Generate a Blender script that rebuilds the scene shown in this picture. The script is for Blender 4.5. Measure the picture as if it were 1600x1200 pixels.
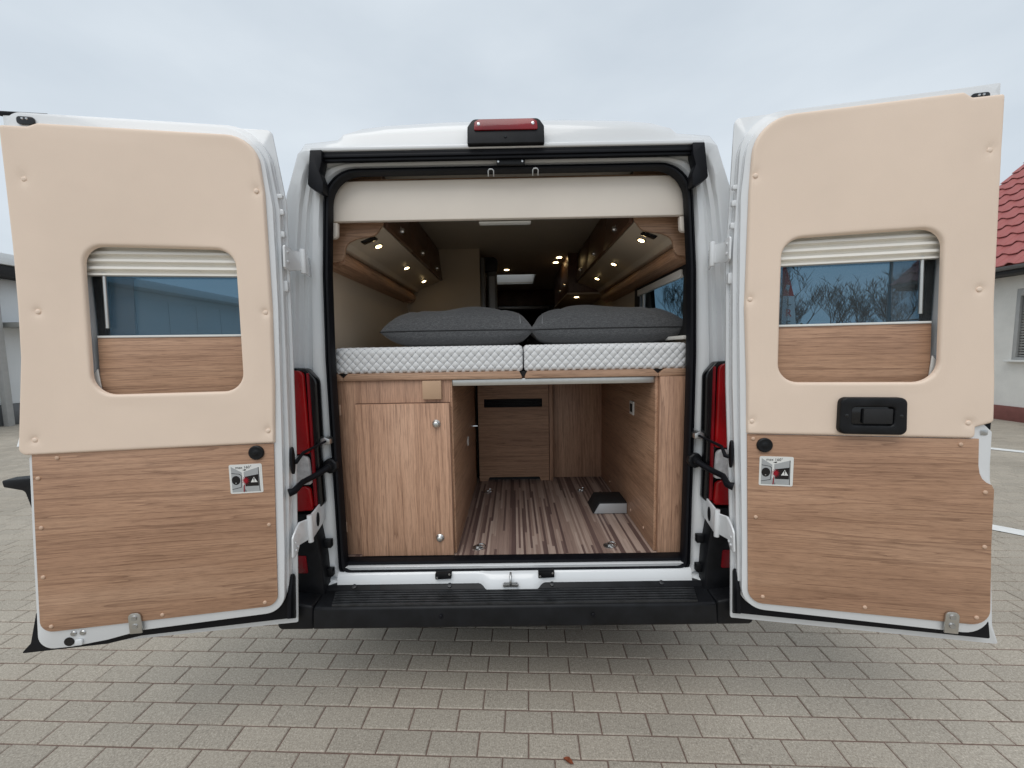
import bpy, bmesh, math, random
from mathutils import Vector, Matrix
random.seed(7)
R = math.radians
scene = bpy.context.scene
for o in list(bpy.data.objects): bpy.data.objects.remove(o)
COL = scene.collection

# ------------------------------------------------------------------ camera
cam_d = bpy.data.cameras.new('camera'); cam = bpy.data.objects.new('camera', cam_d); COL.objects.link(cam)
FPX = 610.0                                   # focal length in pixels of the 1600 px wide photograph
cam_d.sensor_fit = 'HORIZONTAL'; cam_d.sensor_width = 36.0; cam_d.lens = 36.0*FPX/1600
cam_d.clip_start = .05; cam_d.clip_end = 2000
CAM = Vector((0.016, -1.726, 1.56))
def camera_axes():
    a = Vector(((803-800)/FPX, (548-600)/FPX, 1)).normalized()      # the van's long axis as the camera sees it
    u = Vector((-math.sin(R(.94)), -math.cos(R(.94)), 0)); u = (u-a*u.dot(a)).normalized()
    x = a.cross(u)
    rows = [Vector((x[i], a[i], u[i])) for i in range(3)]            # camera right, down, forward in world axes
    return rows
CR, CD, CF = camera_axes()
rot = Matrix((CR, -CD, -CF)).transposed()
cam.matrix_world = Matrix.Translation(CAM) @ rot.to_4x4()
scene.camera = cam
def project(p):
    d = Vector(p)-CAM; z = d.dot(CF)
    if z < .05: return None
    return 800+FPX*d.dot(CR)/z, 600+FPX*d.dot(CD)/z, z

# ------------------------------------------------------------------ world: an overcast sky over a Nishita sky
SUN_EL, SUN_AZ = R(57), R(200)
w = bpy.data.worlds.new('World'); scene.world = w; w.use_nodes = True
nt = w.node_tree; nt.nodes.clear()
def wn(t, **kw):
    n = nt.nodes.new(t)
    for k, v in kw.items(): setattr(n, k, v)
    return n
out = wn('ShaderNodeOutputWorld'); bg = wn('ShaderNodeBackground'); bg.inputs['Strength'].default_value = .1
sky = wn('ShaderNodeTexSky', sky_type='NISHITA', sun_disc=False, sun_elevation=SUN_EL, sun_rotation=SUN_AZ, air_density=1.2, dust_density=2.0)
tc = wn('ShaderNodeTexCoord'); mp = wn('ShaderNodeMapping'); mp.inputs['Scale'].default_value = (1, 1, 2.6)
nz = wn('ShaderNodeTexNoise'); nz.inputs['Scale'].default_value = 1.7; nz.inputs['Detail'].default_value = 5; nz.inputs['Roughness'].default_value = .5
cr = wn('ShaderNodeValToRGB'); cr.color_ramp.elements[0].position = .3; cr.color_ramp.elements[1].position = .7
cr.color_ramp.elements[0].color = (6.3, 7.05, 7.8, 1); cr.color_ramp.elements[1].color = (8.0, 8.7, 9.3, 1)
mx = wn('ShaderNodeMix', data_type='RGBA'); mx.inputs[0].default_value = .9
L = nt.links.new
L(tc.outputs['Generated'], mp.inputs['Vector']); L(mp.outputs[0], nz.inputs['Vector']); L(nz.outputs['Fac'], cr.inputs[0])
L(sky.outputs[0], mx.inputs[6]); L(cr.outputs[0], mx.inputs[7]); L(mx.outputs[2], bg.inputs['Color']); L(bg.outputs[0], out.inputs['Surface'])
sd = bpy.data.lights.new('sun', 'SUN'); sd.energy = 1.25; sd.angle = R(45); sd.color = (1, .97, .93)
so = bpy.data.objects.new('sun', sd); COL.objects.link(so)
sdir = Vector((math.sin(SUN_AZ)*math.cos(SUN_EL), math.cos(SUN_AZ)*math.cos(SUN_EL), math.sin(SUN_EL)))
so.rotation_euler = (-sdir).to_track_quat('-Z', 'Y').to_euler(); so.location = (0, -4, 12)
scene.view_settings.view_transform = 'Standard'; scene.view_settings.look = 'None'
scene.view_settings.exposure = 0.0; scene.view_settings.gamma = 1
scene.view_settings.use_curve_mapping = False
scene.render.engine = 'CYCLES'
scene.cycles.max_bounces = 10; scene.cycles.diffuse_bounces = 6; scene.cycles.transparent_max_bounces = 16
scene.cycles.caustics_reflective = False; scene.cycles.caustics_refractive = False

# ------------------------------------------------------------------ materials
def s2l(c): c /= 255.; return c/12.92 if c <= .04045 else ((c+.055)/1.055)**2.4
def rgb(r, g, b): return (s2l(r), s2l(g), s2l(b), 1)
class NT:
    def __init__(s, name):
        s.m = bpy.data.materials.new(name); s.m.use_nodes = True; s.t = s.m.node_tree
        s.p = s.t.nodes['Principled BSDF']; s.out = s.t.nodes['Material Output']
    def n(s, t, **kw):
        n = s.t.nodes.new(t)
        for k, v in kw.items():
            if k[0] == '_': n.inputs[int(k[1:])].default_value = v
            elif k in n.inputs.keys(): n.inputs[k].default_value = v
            else: setattr(n, k, v)
        return n
    def l(s, a, b): s.t.links.new(a, b)
    def coord(s, scale=(1, 1, 1), loc=(0, 0, 0), rot=(0, 0, 0)):
        c = s.n('ShaderNodeTexCoord'); m = s.n('ShaderNodeMapping'); m.inputs['Scale'].default_value = scale
        m.inputs['Location'].default_value = loc; m.inputs['Rotation'].default_value = rot
        s.l(c.outputs['Object'], m.inputs['Vector']); return m.outputs[0]
    def noise(s, vec, scale, detail=4, rough=.55):
        n = s.n('ShaderNodeTexNoise', Scale=scale, Detail=detail, Roughness=rough); s.l(vec, n.inputs['Vector']); return n.outputs['Fac']
    def ramp(s, fac, *stops):
        r = s.n('ShaderNodeValToRGB'); e = r.color_ramp.elements
        while len(e) < len(stops): e.new(.5)
        for i, (p, c) in enumerate(stops): e[i].position = p; e[i].color = c
        s.l(fac, r.inputs[0]); return r.outputs[0]
    def mix(s, fac, a, b, mode='MIX'):
        m = s.n('ShaderNodeMix', data_type='RGBA', blend_type=mode)
        for i, v in ((0, fac), (6, a), (7, b)):
            if hasattr(v, 'links') or hasattr(v, 'is_linked'): s.l(v, m.inputs[i])
            else: m.inputs[i].default_value = v
        return m.outputs[2]
    def bump(s, h, strength=.2, dist=.002):
        b = s.n('ShaderNodeBump', Strength=strength, Distance=dist); s.l(h, b.inputs['Height']); s.l(b.outputs[0], s.p.inputs['Normal'])
    def col(s, c):
        if hasattr(c, 'is_linked'): s.l(c, s.p.inputs['Base Color'])
        else: s.p.inputs['Base Color'].default_value = c
    def set(s, rough=.5, metal=0, spec=.5, coat=0):
        s.p.inputs['Roughness'].default_value = rough; s.p.inputs['Metallic'].default_value = metal
        s.p.inputs['Specular IOR Level'].default_value = spec; s.p.inputs['Coat Weight'].default_value = coat; s.p.inputs['Coat Roughness'].default_value = .08
def plain(name, c, rough=.5, metal=0, spec=.5, coat=0, var=.06, scale=9, bump=0, bscale=300, bdist=.0006):
    t = NT(name); v = t.coord(); f = t.noise(v, scale, 5)
    lo = tuple(max(0, x*(1-var)) for x in c[:3])+(1,); hi = tuple(min(1, x*(1+var)) for x in c[:3])+(1,)
    t.col(t.ramp(f, (.3, lo), (.7, hi))); t.set(rough, metal, spec, coat)
    if bump: t.bump(t.noise(v, bscale, 3), bump, bdist)
    return t.m
def wood(name, axis, c0, c1, c2, seed=0, rough=.42):
    """printed oak decor: thin wavy grain lines along one axis, fine pores, slow tone drift"""
    t = NT(name)
    def stretched(cross, along, k):
        v = [cross]*3; v[axis] = along
        return t.coord(tuple(v), (seed*3.1*k, seed*1.7*k, seed*2.3*k))
    drift = t.noise(stretched(9, 1.1, 1), 1, 3, .5)
    band = t.n('ShaderNodeTexNoise', Scale=1.0, Detail=5, Roughness=.62, Distortion=.7); t.l(stretched(60, 1.6, 2), band.inputs['Vector'])
    cn = t.n('ShaderNodeTexNoise', Scale=1.0, Detail=2.5, Roughness=.55, Distortion=.35); t.l(stretched(24, .6, 3), cn.inputs['Vector'])
    m1 = t.n('ShaderNodeMath', operation='MULTIPLY'); t.l(cn.outputs['Fac'], m1.inputs[0]); m1.inputs[1].default_value = 8.5
    m2 = t.n('ShaderNodeMath', operation='FRACT'); t.l(m1.outputs[0], m2.inputs[0])
    lines = t.noise(stretched(170, 3, 5), 1, 3, .65)
    pore = t.noise(stretched(420, 16, 4), 1, 3, .65)
    a = t.ramp(drift, (.25, c0), (.5, c1), (.75, c2))
    a = t.mix(1.0, a, t.ramp(band.outputs['Fac'], (.30, (.88, .87, .86, 1)), (.5, (1, 1, 1, 1)), (.7, (1.06, 1.06, 1.06, 1))), 'MULTIPLY')
    a = t.mix(1.0, a, t.ramp(m2.outputs[0], (0, (.66, .63, .62, 1)), (.12, (.82, .80, .79, 1)), (.32, (1, 1, 1, 1)), (.92, (1.06, 1.06, 1.06, 1)), (1, (.95, .95, .95, 1))), 'MULTIPLY')
    a = t.mix(1.0, a, t.ramp(lines, (.30, (.86, .85, .84, 1)), (.46, (1, 1, 1, 1))), 'MULTIPLY')
    a = t.mix(1.0, a, t.ramp(pore, (.32, (.66, .64, .63, 1)), (.5, (1, 1, 1, 1)), (.72, (1.08, 1.08, 1.08, 1))), 'MULTIPLY')
    t.col(a); t.set(rough, 0, .4)
    t.bump(lines, .10, .0006)
    return t.m
MT = {}
MT['white'] = plain('white_car_paint', (.75, .765, .775, 1), .22, 0, .5, .6, .015, 3)
MT['pvc_black'] = plain('black_grained_plastic', (.0065, .007, .0085, 1), .45, 0, .28, 0, .5, 14, .25, 900, .0004)
MT['rib'] = plain('worn_black_plastic', (.022, .023, .025, 1), .32, 0, .5, 0, .5, 25)
MT['rubber'] = plain('black_rubber', (.005, .0055, .008, 1), .5, 0, .2, 0, .2, 20)
MT['cream'] = plain('cream_leatherette', rgb(234, 213, 194), .55, 0, .35, 0, .04, 2.5, .5, 420, .0007)
MT['header'] = plain('cream_coated_board', rgb(236, 226, 214), .5, 0, .35, 0, .02, 6, .1, 500, .0003)
W0, W1, W2 = rgb(164, 127, 102), rgb(178, 140, 113), rgb(190, 153, 126)
MT['wood_x'] = wood('oak_decor_horizontal', 0, W0, W1, W2, 1)
MT['wood_z'] = wood('oak_decor_vertical', 2, rgb(172, 134, 110), rgb(184, 145, 120), rgb(194, 156, 130), 2)
MT['wood_zd'] = wood('oak_decor_vertical_door', 2, rgb(184, 144, 118), rgb(196, 155, 128), rgb(206, 166, 139), 7)
MT['wood_y'] = wood('oak_decor_lengthwise', 1, W0, W1, W2, 3)
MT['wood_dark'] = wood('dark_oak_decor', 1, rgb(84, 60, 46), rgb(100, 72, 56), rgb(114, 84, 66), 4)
MT['wood_fr'] = wood('oak_decor_front', 0, rgb(168, 134, 110), rgb(184, 149, 123), rgb(196, 162, 135), 5)
MT['beige'] = plain('beige_wall_lining', rgb(196, 180, 160), .75, 0, .2, 0, .03, 5, .2, 300)
MT['taupe'] = plain('taupe_laminate', rgb(190, 176, 158), .5, 0, .3, 0, .03, 5)
MT['ceil'] = plain('grey_ceiling_lining', rgb(186, 178, 166), .8, 0, .2, 0, .03, 5)
MT['alu'] = plain('brushed_aluminium', (.62, .62, .60, 1), .32, 1, .5, 0, .05, 30)
MT['steel'] = plain('galvanised_steel', (.55, .56, .56, 1), .35, 1, .5, 0, .15, 60)
MT['chrome'] = plain('chrome', (.8, .8, .8, 1), .12, 1, .5, 0, .02, 9)
MT['blind'] = plain('ivory_blind_plastic', rgb(238, 234, 226), .45, 0, .4, 0, .02, 9)
MT['railwhite'] = plain('white_plastic', rgb(226, 226, 222), .4, 0, .4, 0, .02, 9)
MT['dark'] = plain('dark_trim', (.018, .018, .019, 1), .6, 0, .3, 0, .1, 9)
MT['greytrim'] = plain('grey_metallic_trim', (.20, .205, .21, 1), .35, .6, .5, 0, .05, 9)
MT['black_gloss'] = plain('black_gloss', (.006, .006, .007, 1), .12, 0, .5, 0, .05, 9)
MT['seatfab'] = plain('dark_seat_fabric', (.03, .032, .035, 1), .9, 0, .2, 0, .15, 60, .3, 400)
MT['sidegrey'] = plain('silver_box', (.42, .43, .44, 1), .45, .2, .5, 0, .05, 9)
def fabric_pillow():
    t = NT('charcoal_melange_fabric'); v = t.coord((1, 1, 1)); a = t.noise(t.coord((420, 70, 420)), 1, 2, .7); b = t.noise(t.coord((70, 420, 420)), 1, 2, .7)
    f = t.mix(.5, a, b); c = t.ramp(f, (.32, (.055, .056, .059, 1)), (.51, (.105, .107, .111, 1)), (.70, (.20, .203, .208, 1)))
    t.col(c); t.set(.92, 0, .15); t.p.inputs['Sheen Weight'].default_value = .25; t.bump(f, .4, .0008); return t.m
MT['pillow'] = fabric_pillow()
def fabric_mattress():
    t = NT('white_quilted_fabric'); f = t.noise(t.coord(), 900, 3)
    base = t.ramp(f, (.3, rgb(206, 207, 208)), (.7, rgb(232, 232, 232))); at = t.n('ShaderNodeAttribute', attribute_name='stitch')
    t.col(t.mix(t.ramp(at.outputs['Fac'], (.05, (1, 1, 1, 1)), (.22, (0, 0, 0, 1))), base, rgb(150, 153, 158))); t.set(.85, 0, .2); t.bump(f, .35, .0006); return t.m
MT['quilt'] = fabric_mattress()
MT['stitch'] = plain('grey_stitching', rgb(150, 152, 154), .9, 0, .1)
def lens(name, c, rough=.2):
    t = NT(name); f = t.noise(t.coord(), 7, 1, .4)
    t.col(t.ramp(f, (.3, tuple(x*.6 for x in c[:3])+(1,)), (.7, c))); t.set(rough, 0, .4, .3); return t.m
MT['red'] = lens('red_lamp_lens', (.40, .003, .006, 1))
MT['red2'] = lens('dark_red_lamp_lens', (.26, .004, .010, 1))
MT['clear'] = plain('clear_lamp_lens', (.62, .62, .62, 1), .15, 0, .6, .6, .2, 40)
def glass(name, tint, ior=.03):
    t = NT(name); t.t.nodes.remove(t.p)
    tr = t.n('ShaderNodeBsdfTransparent'); tr.inputs[0].default_value = tint+(1,)
    gl = t.n('ShaderNodeBsdfGlossy'); gl.inputs['Roughness'].default_value = .02; gl.inputs[0].default_value = (1, 1, 1, 1)
    lw = t.n('ShaderNodeLayerWeight', Blend=.5); pw = t.n('ShaderNodeMath', operation='POWER'); t.l(lw.outputs['Facing'], pw.inputs[0]); pw.inputs[1].default_value = 5
    fr = t.n('ShaderNodeMath', operation='MULTIPLY_ADD'); t.l(pw.outputs[0], fr.inputs[0]); fr.inputs[1].default_value = .8; fr.inputs[2].default_value = ior; mxs = t.n('ShaderNodeMixShader')
    t.l(fr.outputs[0], mxs.inputs[0]); t.l(tr.outputs[0], mxs.inputs[1]); t.l(gl.outputs[0], mxs.inputs[2]); df = t.n('ShaderNodeBsdfDiffuse'); df.inputs[0].default_value = (.55, .55, .53, 1); du = t.n('ShaderNodeMapRange'); t.l(t.noise(t.coord((3, 3, 7)), 1, 5, .6), du.inputs[0]); du.inputs[1].default_value = .3; du.inputs[2].default_value = .75; du.inputs[3].default_value = .01; du.inputs[4].default_value = .06
    m3 = t.n('ShaderNodeMixShader'); t.l(du.outputs[0], m3.inputs[0]); t.l(mxs.outputs[0], m3.inputs[1]); t.l(df.outputs[0], m3.inputs[2]); t.l(m3.outputs[0], t.out.inputs[0]); return t.m
MT['tint'] = glass('tinted_acrylic', (.34, .455, .53), .02)
MT['tanblock'] = plain('tan_block', rgb(192, 160, 132), .5, 0, .3)
MT['tint2'] = glass('lightly_tinted_acrylic', (.72, .77, .80), .012)
def translucent(name, c):
    t = NT(name); t.t.nodes.remove(t.p); a = t.n('ShaderNodeBsdfTranslucent'); a.inputs[0].default_value = c
    b = t.n('ShaderNodeBsdfDiffuse'); b.inputs[0].default_value = c; m = t.n('ShaderNodeMixShader'); m.inputs[0].default_value = .35
    t.l(a.outputs[0], m.inputs[1]); t.l(b.outputs[0], m.inputs[2]); t.l(m.outputs[0], t.out.inputs[0]); return t.m
MT['opal'] = translucent('opal_acrylic', (.9, .9, .9, 1))
def emit(name, c, s):
    t = NT(name); t.p.inputs['Emission Color'].default_value = c; t.p.inputs['Emission Strength'].default_value = s; t.col((.8, .7, .5, 1)); return t.m
MT['lamp'] = emit('lit_led', (1, .72, .34, 1), 16)
def floor_mat():
    """vinyl floor printed as narrow staves of several greyish browns, running lengthwise"""
    t = NT('striped_stave_vinyl'); c = t.n('ShaderNodeTexCoord'); sx = t.n('ShaderNodeSeparateXYZ'); t.l(c.outputs['Object'], sx.inputs[0])
    def M(op, a, b=None):
        n = t.n('ShaderNodeMath', operation=op)
        for i, v in ((0, a), (1, b)):
            if v is None: continue
            if hasattr(v, 'is_linked'): t.l(v, n.inputs[i])
            else: n.inputs[i].default_value = v
        return n.outputs[0]
    def cell(wd, ln, k):
        row = M('FLOOR', M('DIVIDE', sx.outputs[0], wd)); w1 = t.n('ShaderNodeTexWhiteNoise', noise_dimensions='1D'); t.l(M('ADD', row, k), w1.inputs['W'])
        col = M('FLOOR', M('DIVIDE', M('ADD', sx.outputs[1], M('MULTIPLY', w1.outputs['Value'], ln*7)), ln))
        w2 = t.n('ShaderNodeTexWhiteNoise', noise_dimensions='2D'); cb = t.n('ShaderNodeCombineXYZ'); t.l(row, cb.inputs[0]); t.l(col, cb.inputs[1]); t.l(cb.outputs[0], w2.inputs['Vector']); return w2.outputs['Value']
    base = t.ramp(cell(.0118, .62, 3.0), (0, rgb(98, 79, 75)), (.30, rgb(116, 95, 89)), (.32, rgb(142, 120, 110)), (.66, rgb(156, 134, 123)), (.68, rgb(166, 145, 133)), (1, rgb(180, 160, 148)))
    g = t.ramp(t.noise(t.coord((260, 8, 1)), 1, 3), (.3, (.84, .83, .83, 1)), (.7, (1.1, 1.1, 1.1, 1)))
    t.col(t.mix(1, base, g, 'MULTIPLY')); t.set(.45, 0, .35); return t.m
MT['floor'] = floor_mat()
def paver_mat(sheet=False):
    """concrete paver: speckled grey-beige aggregate; tone differs from stone to stone"""
    t = NT('far_paving' if sheet else 'concrete_paver')
    g = t.n('ShaderNodeNewGeometry').outputs['Position']
    n1 = t.noise(g, 170, 4, .75); n2 = t.noise(g, 75, 3, .6); n3 = t.noise(g, .7, 3, .5)
    base = t.ramp(n1, (.26, rgb(96, 89, 80)), (.40, rgb(158, 150, 138)), (.58, rgb(180, 172, 159)), (.76, rgb(228, 220, 206)))
    base = t.mix(1, base, t.ramp(n2, (.3, (.86, .86, .86, 1)), (.7, (1.1, 1.1, 1.1, 1))), 'MULTIPLY')
    base = t.mix(1, base, t.ramp(n3, (.3, (.88, .87, .86, 1)), (.7, (1.08, 1.08, 1.08, 1))), 'MULTIPLY')
    vo = t.n('ShaderNodeTexVoronoi', Scale=95); t.l(g, vo.inputs['Vector'])
    chip = t.ramp(vo.outputs['Distance'], (.05, (1, 1, 1, 1)), (.10, (0, 0, 0, 1)))
    rare = t.ramp(t.noise(g, 37, 1), (.62, (0, 0, 0, 1)), (.66, (1, 1, 1, 1)))
    base = t.mix(t.mix(1, chip, rare, 'MULTIPLY'), base, rgb(226, 222, 214))
    if sheet:
        b = t.n('ShaderNodeTexBrick', offset=.5); b.inputs['Scale'].default_value = 1; b.inputs['Brick Width'].default_value = .2; b.inputs['Row Height'].default_value = .1
        b.inputs['Mortar Size'].default_value = .003; b.inputs['Color1'].default_value = (.9, .9, .9, 1); b.inputs['Color2'].default_value = (1.05, 1.05, 1.05, 1); b.inputs['Mortar'].default_value = (.5, .46, .44, 1)
        mm = t.n('ShaderNodeMapping'); mm.inputs['Rotation'].default_value = (0, 0, R(2.1)); t.l(g, mm.inputs['Vector']); t.l(mm.outputs[0], b.inputs['Vector']); base = t.mix(1, base, b.outputs['Color'], 'MULTIPLY')
    else:
        at = t.n('ShaderNodeAttribute', attribute_name='tone'); base = t.mix(1, base, t.ramp(at.outputs['Fac'], (0, (.90, .90, .90, 1)), (1, (1.06, 1.05, 1.04, 1))), 'MULTIPLY')
    t.col(base); t.set(.9, 0, .25); t.bump(n1, .5, .002); return t.m
MT['paver'] = paver_mat(); MT['farpave'] = paver_mat(True)
MT['joint'] = plain('reddish_joint_grit', rgb(122, 103, 94), .95, 0, .1, 0, .25, 120, .6, 500, .002)
MT['line'] = plain('white_road_paint', (.75, .75, .73, 1), .7, 0, .2, 0, .08, 20)
MT['tile'] = plain('red_clay_tile', rgb(164, 95, 92), .55, 0, .4, 0, .12, 3, .1, 80)
MT['render_wall'] = plain('white_roughcast', rgb(222, 220, 214), .9, 0, .2, 0, .05, 4, .7, 60, .006)
MT['plinth'] = plain('red_brown_plinth', rgb(128, 84, 78), .8, 0, .2, 0, .12, 12)
MT['zinc'] = plain('grey_zinc', (.16, .165, .17, 1), .5, .4, .4, 0, .1, 4)
MT['shutter'] = plain('grey_shutter_slat', rgb(150, 150, 146), .5, 0, .4, 0, .04, 4)
MT['wframe'] = plain('grey_window_frame', rgb(168, 168, 166), .5, 0, .4)
MT['hallpanel'] = plain('pale_metal_cladding', rgb(226, 230, 232), .45, 0, .4, 0, .03, 1)
MT['bark'] = plain('grey_bark', (.055, .045, .038, 1), .9, 0, .2, 0, .25, 8)
MT['flagred'] = plain('red_flag_cloth', rgb(196, 24, 38), .8, 0, .2)
MT['flagwhite'] = plain('white_flag_cloth', rgb(220, 222, 224), .8, 0, .2)
MT['leaf'] = plain('brown_leaf', rgb(120, 66, 44), .8, 0, .2, 0, .3, 60)
MT['hedge'] = plain('hedge_green', (.05, .065, .03, 1), .9, 0, .2, 0, .4, 4)
MT['tyre'] = plain('tyre_rubber', (.012, .012, .013, 1), .8, 0, .2)

# ------------------------------------------------------------------ mesh helpers
class MB:
    def __init__(s): s.v = []; s.f = []; s.mi = []; s.cur = 0
    def vert(s, p): s.v.append(tuple(p)); return len(s.v)-1
    def face(s, ids): s.f.append(tuple(ids)); s.mi.append(s.cur)
    def mat(s, i): s.cur = i; return s
    def box(s, x0, x1, y0, y1, z0, z1):
        b = len(s.v)
        for z in (z0, z1):
            for x, y in ((x0, y0), (x1, y0), (x1, y1), (x0, y1)): s.vert((x, y, z))
        for f in ((3, 2, 1, 0), (4, 5, 6, 7), (0, 1, 5, 4), (1, 2, 6, 5), (2, 3, 7, 6), (3, 0, 4, 7)): s.face([b+i for i in f])
        return s
    def prism(s, pts, fn, a, b):
        """2D outline pts -> solid between depths a and b; fn(p, d) gives the 3D point"""
        n = len(pts); i0 = [s.vert(fn(p, a)) for p in pts]; i1 = [s.vert(fn(p, b)) for p in pts]
        s.face(i0[::-1]); s.face(i1)
        for i in range(n): j = (i+1) % n; s.face((i0[i], i0[j], i1[j], i1[i]))
        return s
    def poly(s, pts3): s.face([s.vert(p) for p in pts3]); return s
    def tube(s, path, r, n=10, caps=True):
        path = [Vector(p) for p in path]; rs = r if isinstance(r, (list, tuple)) else [r]*len(path); prev = None; ring0 = None
        up = Vector((0, 0, 1))
        for i, p in enumerate(path):
            d = (path[min(i+1, len(path)-1)]-path[max(i-1, 0)]).normalized()
            a = d.cross(up if abs(d.dot(up)) < .95 else Vector((1, 0, 0))).normalized() if prev is None else (pa - d*pa.dot(d)).normalized()
            pa = a; b = d.cross(a)
            ring = [s.vert(p+(a*math.cos(2*math.pi*k/n)+b*math.sin(2*math.pi*k/n))*rs[i]) for k in range(n)]
            if prev:
                for k in range(n): s.face((prev[k], prev[(k+1) % n], ring[(k+1) % n], ring[k]))
            else: ring0 = ring
            prev = ring
        if caps: s.face(ring0[::-1]); s.face(prev)
        return s
    def lathe(s, origin, axis, prof, n=20):
        """prof: (distance along axis, radius)"""
        o = Vector(origin); ax = Vector(axis).normalized(); a = ax.orthogonal().normalized(); b = ax.cross(a); prev = None
        for k, (h, r) in enumerate(prof):
            ring = [s.vert(o+ax*h+(a*math.cos(2*math.pi*i/n)+b*math.sin(2*math.pi*i/n))*max(r, 1e-5)) for i in range(n)]
            if prev:
                for i in range(n): s.face((prev[i], prev[(i+1) % n], ring[(i+1) % n], ring[i]))
            else: s.face(ring[::-1])
            prev = ring
        s.face(prev); return s
    def loft(s, loops, closed=True):
        ids = [[s.vert(p) for p in lp] for lp in loops]; n = len(loops[0])
        for a, b in zip(ids, ids[1:]):
            for i in range(n if closed else n-1): j = (i+1) % n; s.face((a[i], a[j], b[j], b[i]))
        return ids
    def build(s, name, mat, parent=None, bevel=0, seg=2, smooth=30, loc=(0, 0, 0), rz=0, normals=True):
        bm = bmesh.new(); vs = [bm.verts.new(p) for p in s.v]
        for f, m in zip(s.f, s.mi):
            try: fc = bm.faces.new([vs[i] for i in f]); fc.material_index = m
            except ValueError: pass
        if normals: bmesh.ops.recalc_face_normals(bm, faces=bm.faces)
        if bevel:
            ed = [e for e in bm.edges if len(e.link_faces) == 2 and e.calc_face_angle(0) > R(28)]
            bmesh.ops.bevel(bm, geom=ed, offset=bevel, segments=seg, profile=.5, affect='EDGES', clamp_overlap=True)
        me = bpy.data.meshes.new(name); bm.to_mesh(me); bm.free()
        for m in (mat if isinstance(mat, (list, tuple)) else [mat]): me.materials.append(MT[m] if isinstance(m, str) else m)
        if smooth:
            me.polygons.foreach_set('use_smooth', [True]*len(me.polygons)); me.set_sharp_from_angle(angle=R(smooth))
        o = bpy.data.objects.new(name, me); COL.objects.link(o); o.location = loc; o.rotation_euler = (0, 0, rz)
        if parent: o.parent = parent
        return o
def box(name, mat, parent, x0, x1, y0, y1, z0, z1, bevel=.002, **k): return MB().box(x0, x1, y0, y1, z0, z1).build(name, mat, parent, bevel, **k)
def cyl(name, mat, parent, o, axis, prof, n=20, **k): return MB().lathe(o, axis, prof, n).build(name, mat, parent, **k)
def tag(o, label=None, cat=None, group=None, kind=None):
    for k, v in (('label', label), ('category', cat), ('group', group), ('kind', kind)):
        if v: o[k] = v
    return o
def empty(name, loc=(0, 0, 0), rz=0):
    o = bpy.data.objects.new(name, None); COL.objects.link(o); o.location = loc; o.rotation_euler = (0, 0, rz); o.empty_display_size = .2; return o
def copy_tree(o, parent=None):
    c = o.copy(); COL.objects.link(c); c.parent = parent
    for ch in list(o.children): copy_tree(ch, c)
    return c
def round_poly(pts, seg=8):
    """pts: (x, y, radius) -> list of 2D points with rounded corners"""
    out = []; n = len(pts)
    for i, (x, y, r) in enumerate(pts):
        p = Vector((x, y))
        if r <= 0: out.append(p); continue
        a = Vector(pts[i-1][:2])-p; b = Vector(pts[(i+1) % n][:2])-p
        ang = a.angle(b); k = min(r/math.tan(ang/2), a.length*.49, b.length*.49); rr = k*math.tan(ang/2)
        a.normalize(); b.normalize(); c = p+(a+b).normalized()*(rr/math.sin(ang/2)); s = p+a*k-c; e = p+b*k-c
        tot = s.angle_signed(e) if s.length and e.length else 0
        for q in range(seg+1):
            t = -tot*q/seg; out.append(c+Vector((s.x*math.cos(t)-s.y*math.sin(t), s.x*math.sin(t)+s.y*math.cos(t))))
    return out
def ray_poly(c, ang, poly):
    d = Vector((math.cos(ang), math.sin(ang))); best = None
    for i in range(len(poly)):
        p, q = poly[i]-c, poly[(i+1) % len(poly)]-c; e = q-p; den = d.x*e.y-d.y*e.x
        if abs(den) < 1e-12: continue
        t = (p.x*e.y-p.y*e.x)/den; u = (p.x*d.y-p.y*d.x)/den
        if t > 0 and -1e-6 <= u <= 1+1e-6 and (best is None or t > best): best = t
    return c+d*(best or 0)
def star_pair(outer, hole, n=96):
    c = sum(hole, Vector((0, 0)))/len(hole)
    angs = sorted(set([round(2*math.pi*i/n-math.pi, 5) for i in range(n)]+[round(math.atan2((p-c).y, (p-c).x), 5) for p in list(outer)+list(hole)]))
    return [ray_poly(c, a, outer) for a in angs], [ray_poly(c, a, hole) for a in angs]
def ring_prism(mb, outer, hole, fn, a, b):
    O, H = star_pair(outer, hole); n = len(O)
    L_ = [[mb.vert(fn(p, d)) for p in lp] for lp, d in ((H, a), (O, a), (O, b), (H, b))]
    for k in range(4):
        A, B = L_[k], L_[(k+1) % 4]
        for i in range(n): j = (i+1) % n; mb.face((A[i], A[j], B[j], B[i]))
def lerp_profile(tab, z):
    tab = sorted(tab)
    if z <= tab[0][0]: return tab[0][1]
    for (a, x), (b, y) in zip(tab, tab[1:]):
        if z <= b: return x+(y-x)*(z-a)/(b-a)
    return tab[-1][1]
def text_faces(mb, txt, size, fn, bold=0):
    """lettering as flat mesh faces; fn maps (x, y) of the text plane to 3D"""
    cu = bpy.data.curves.new('t', 'FONT'); cu.body = txt; cu.size = size; cu.align_x = 'CENTER'; cu.offset = bold; cu.resolution_u = 3
    ob = bpy.data.objects.new('t', cu); COL.objects.link(ob); dg = bpy.context.evaluated_depsgraph_get(); me = bpy.data.meshes.new_from_object(ob.evaluated_get(dg))
    b = len(mb.v)
    for v in me.vertices: mb.vert(fn(v.co.x, v.co.y))
    for p in me.polygons: mb.face([b+i for i in p.vertices])
    bpy.data.objects.remove(ob); bpy.data.curves.remove(cu); bpy.data.meshes.remove(me)

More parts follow.
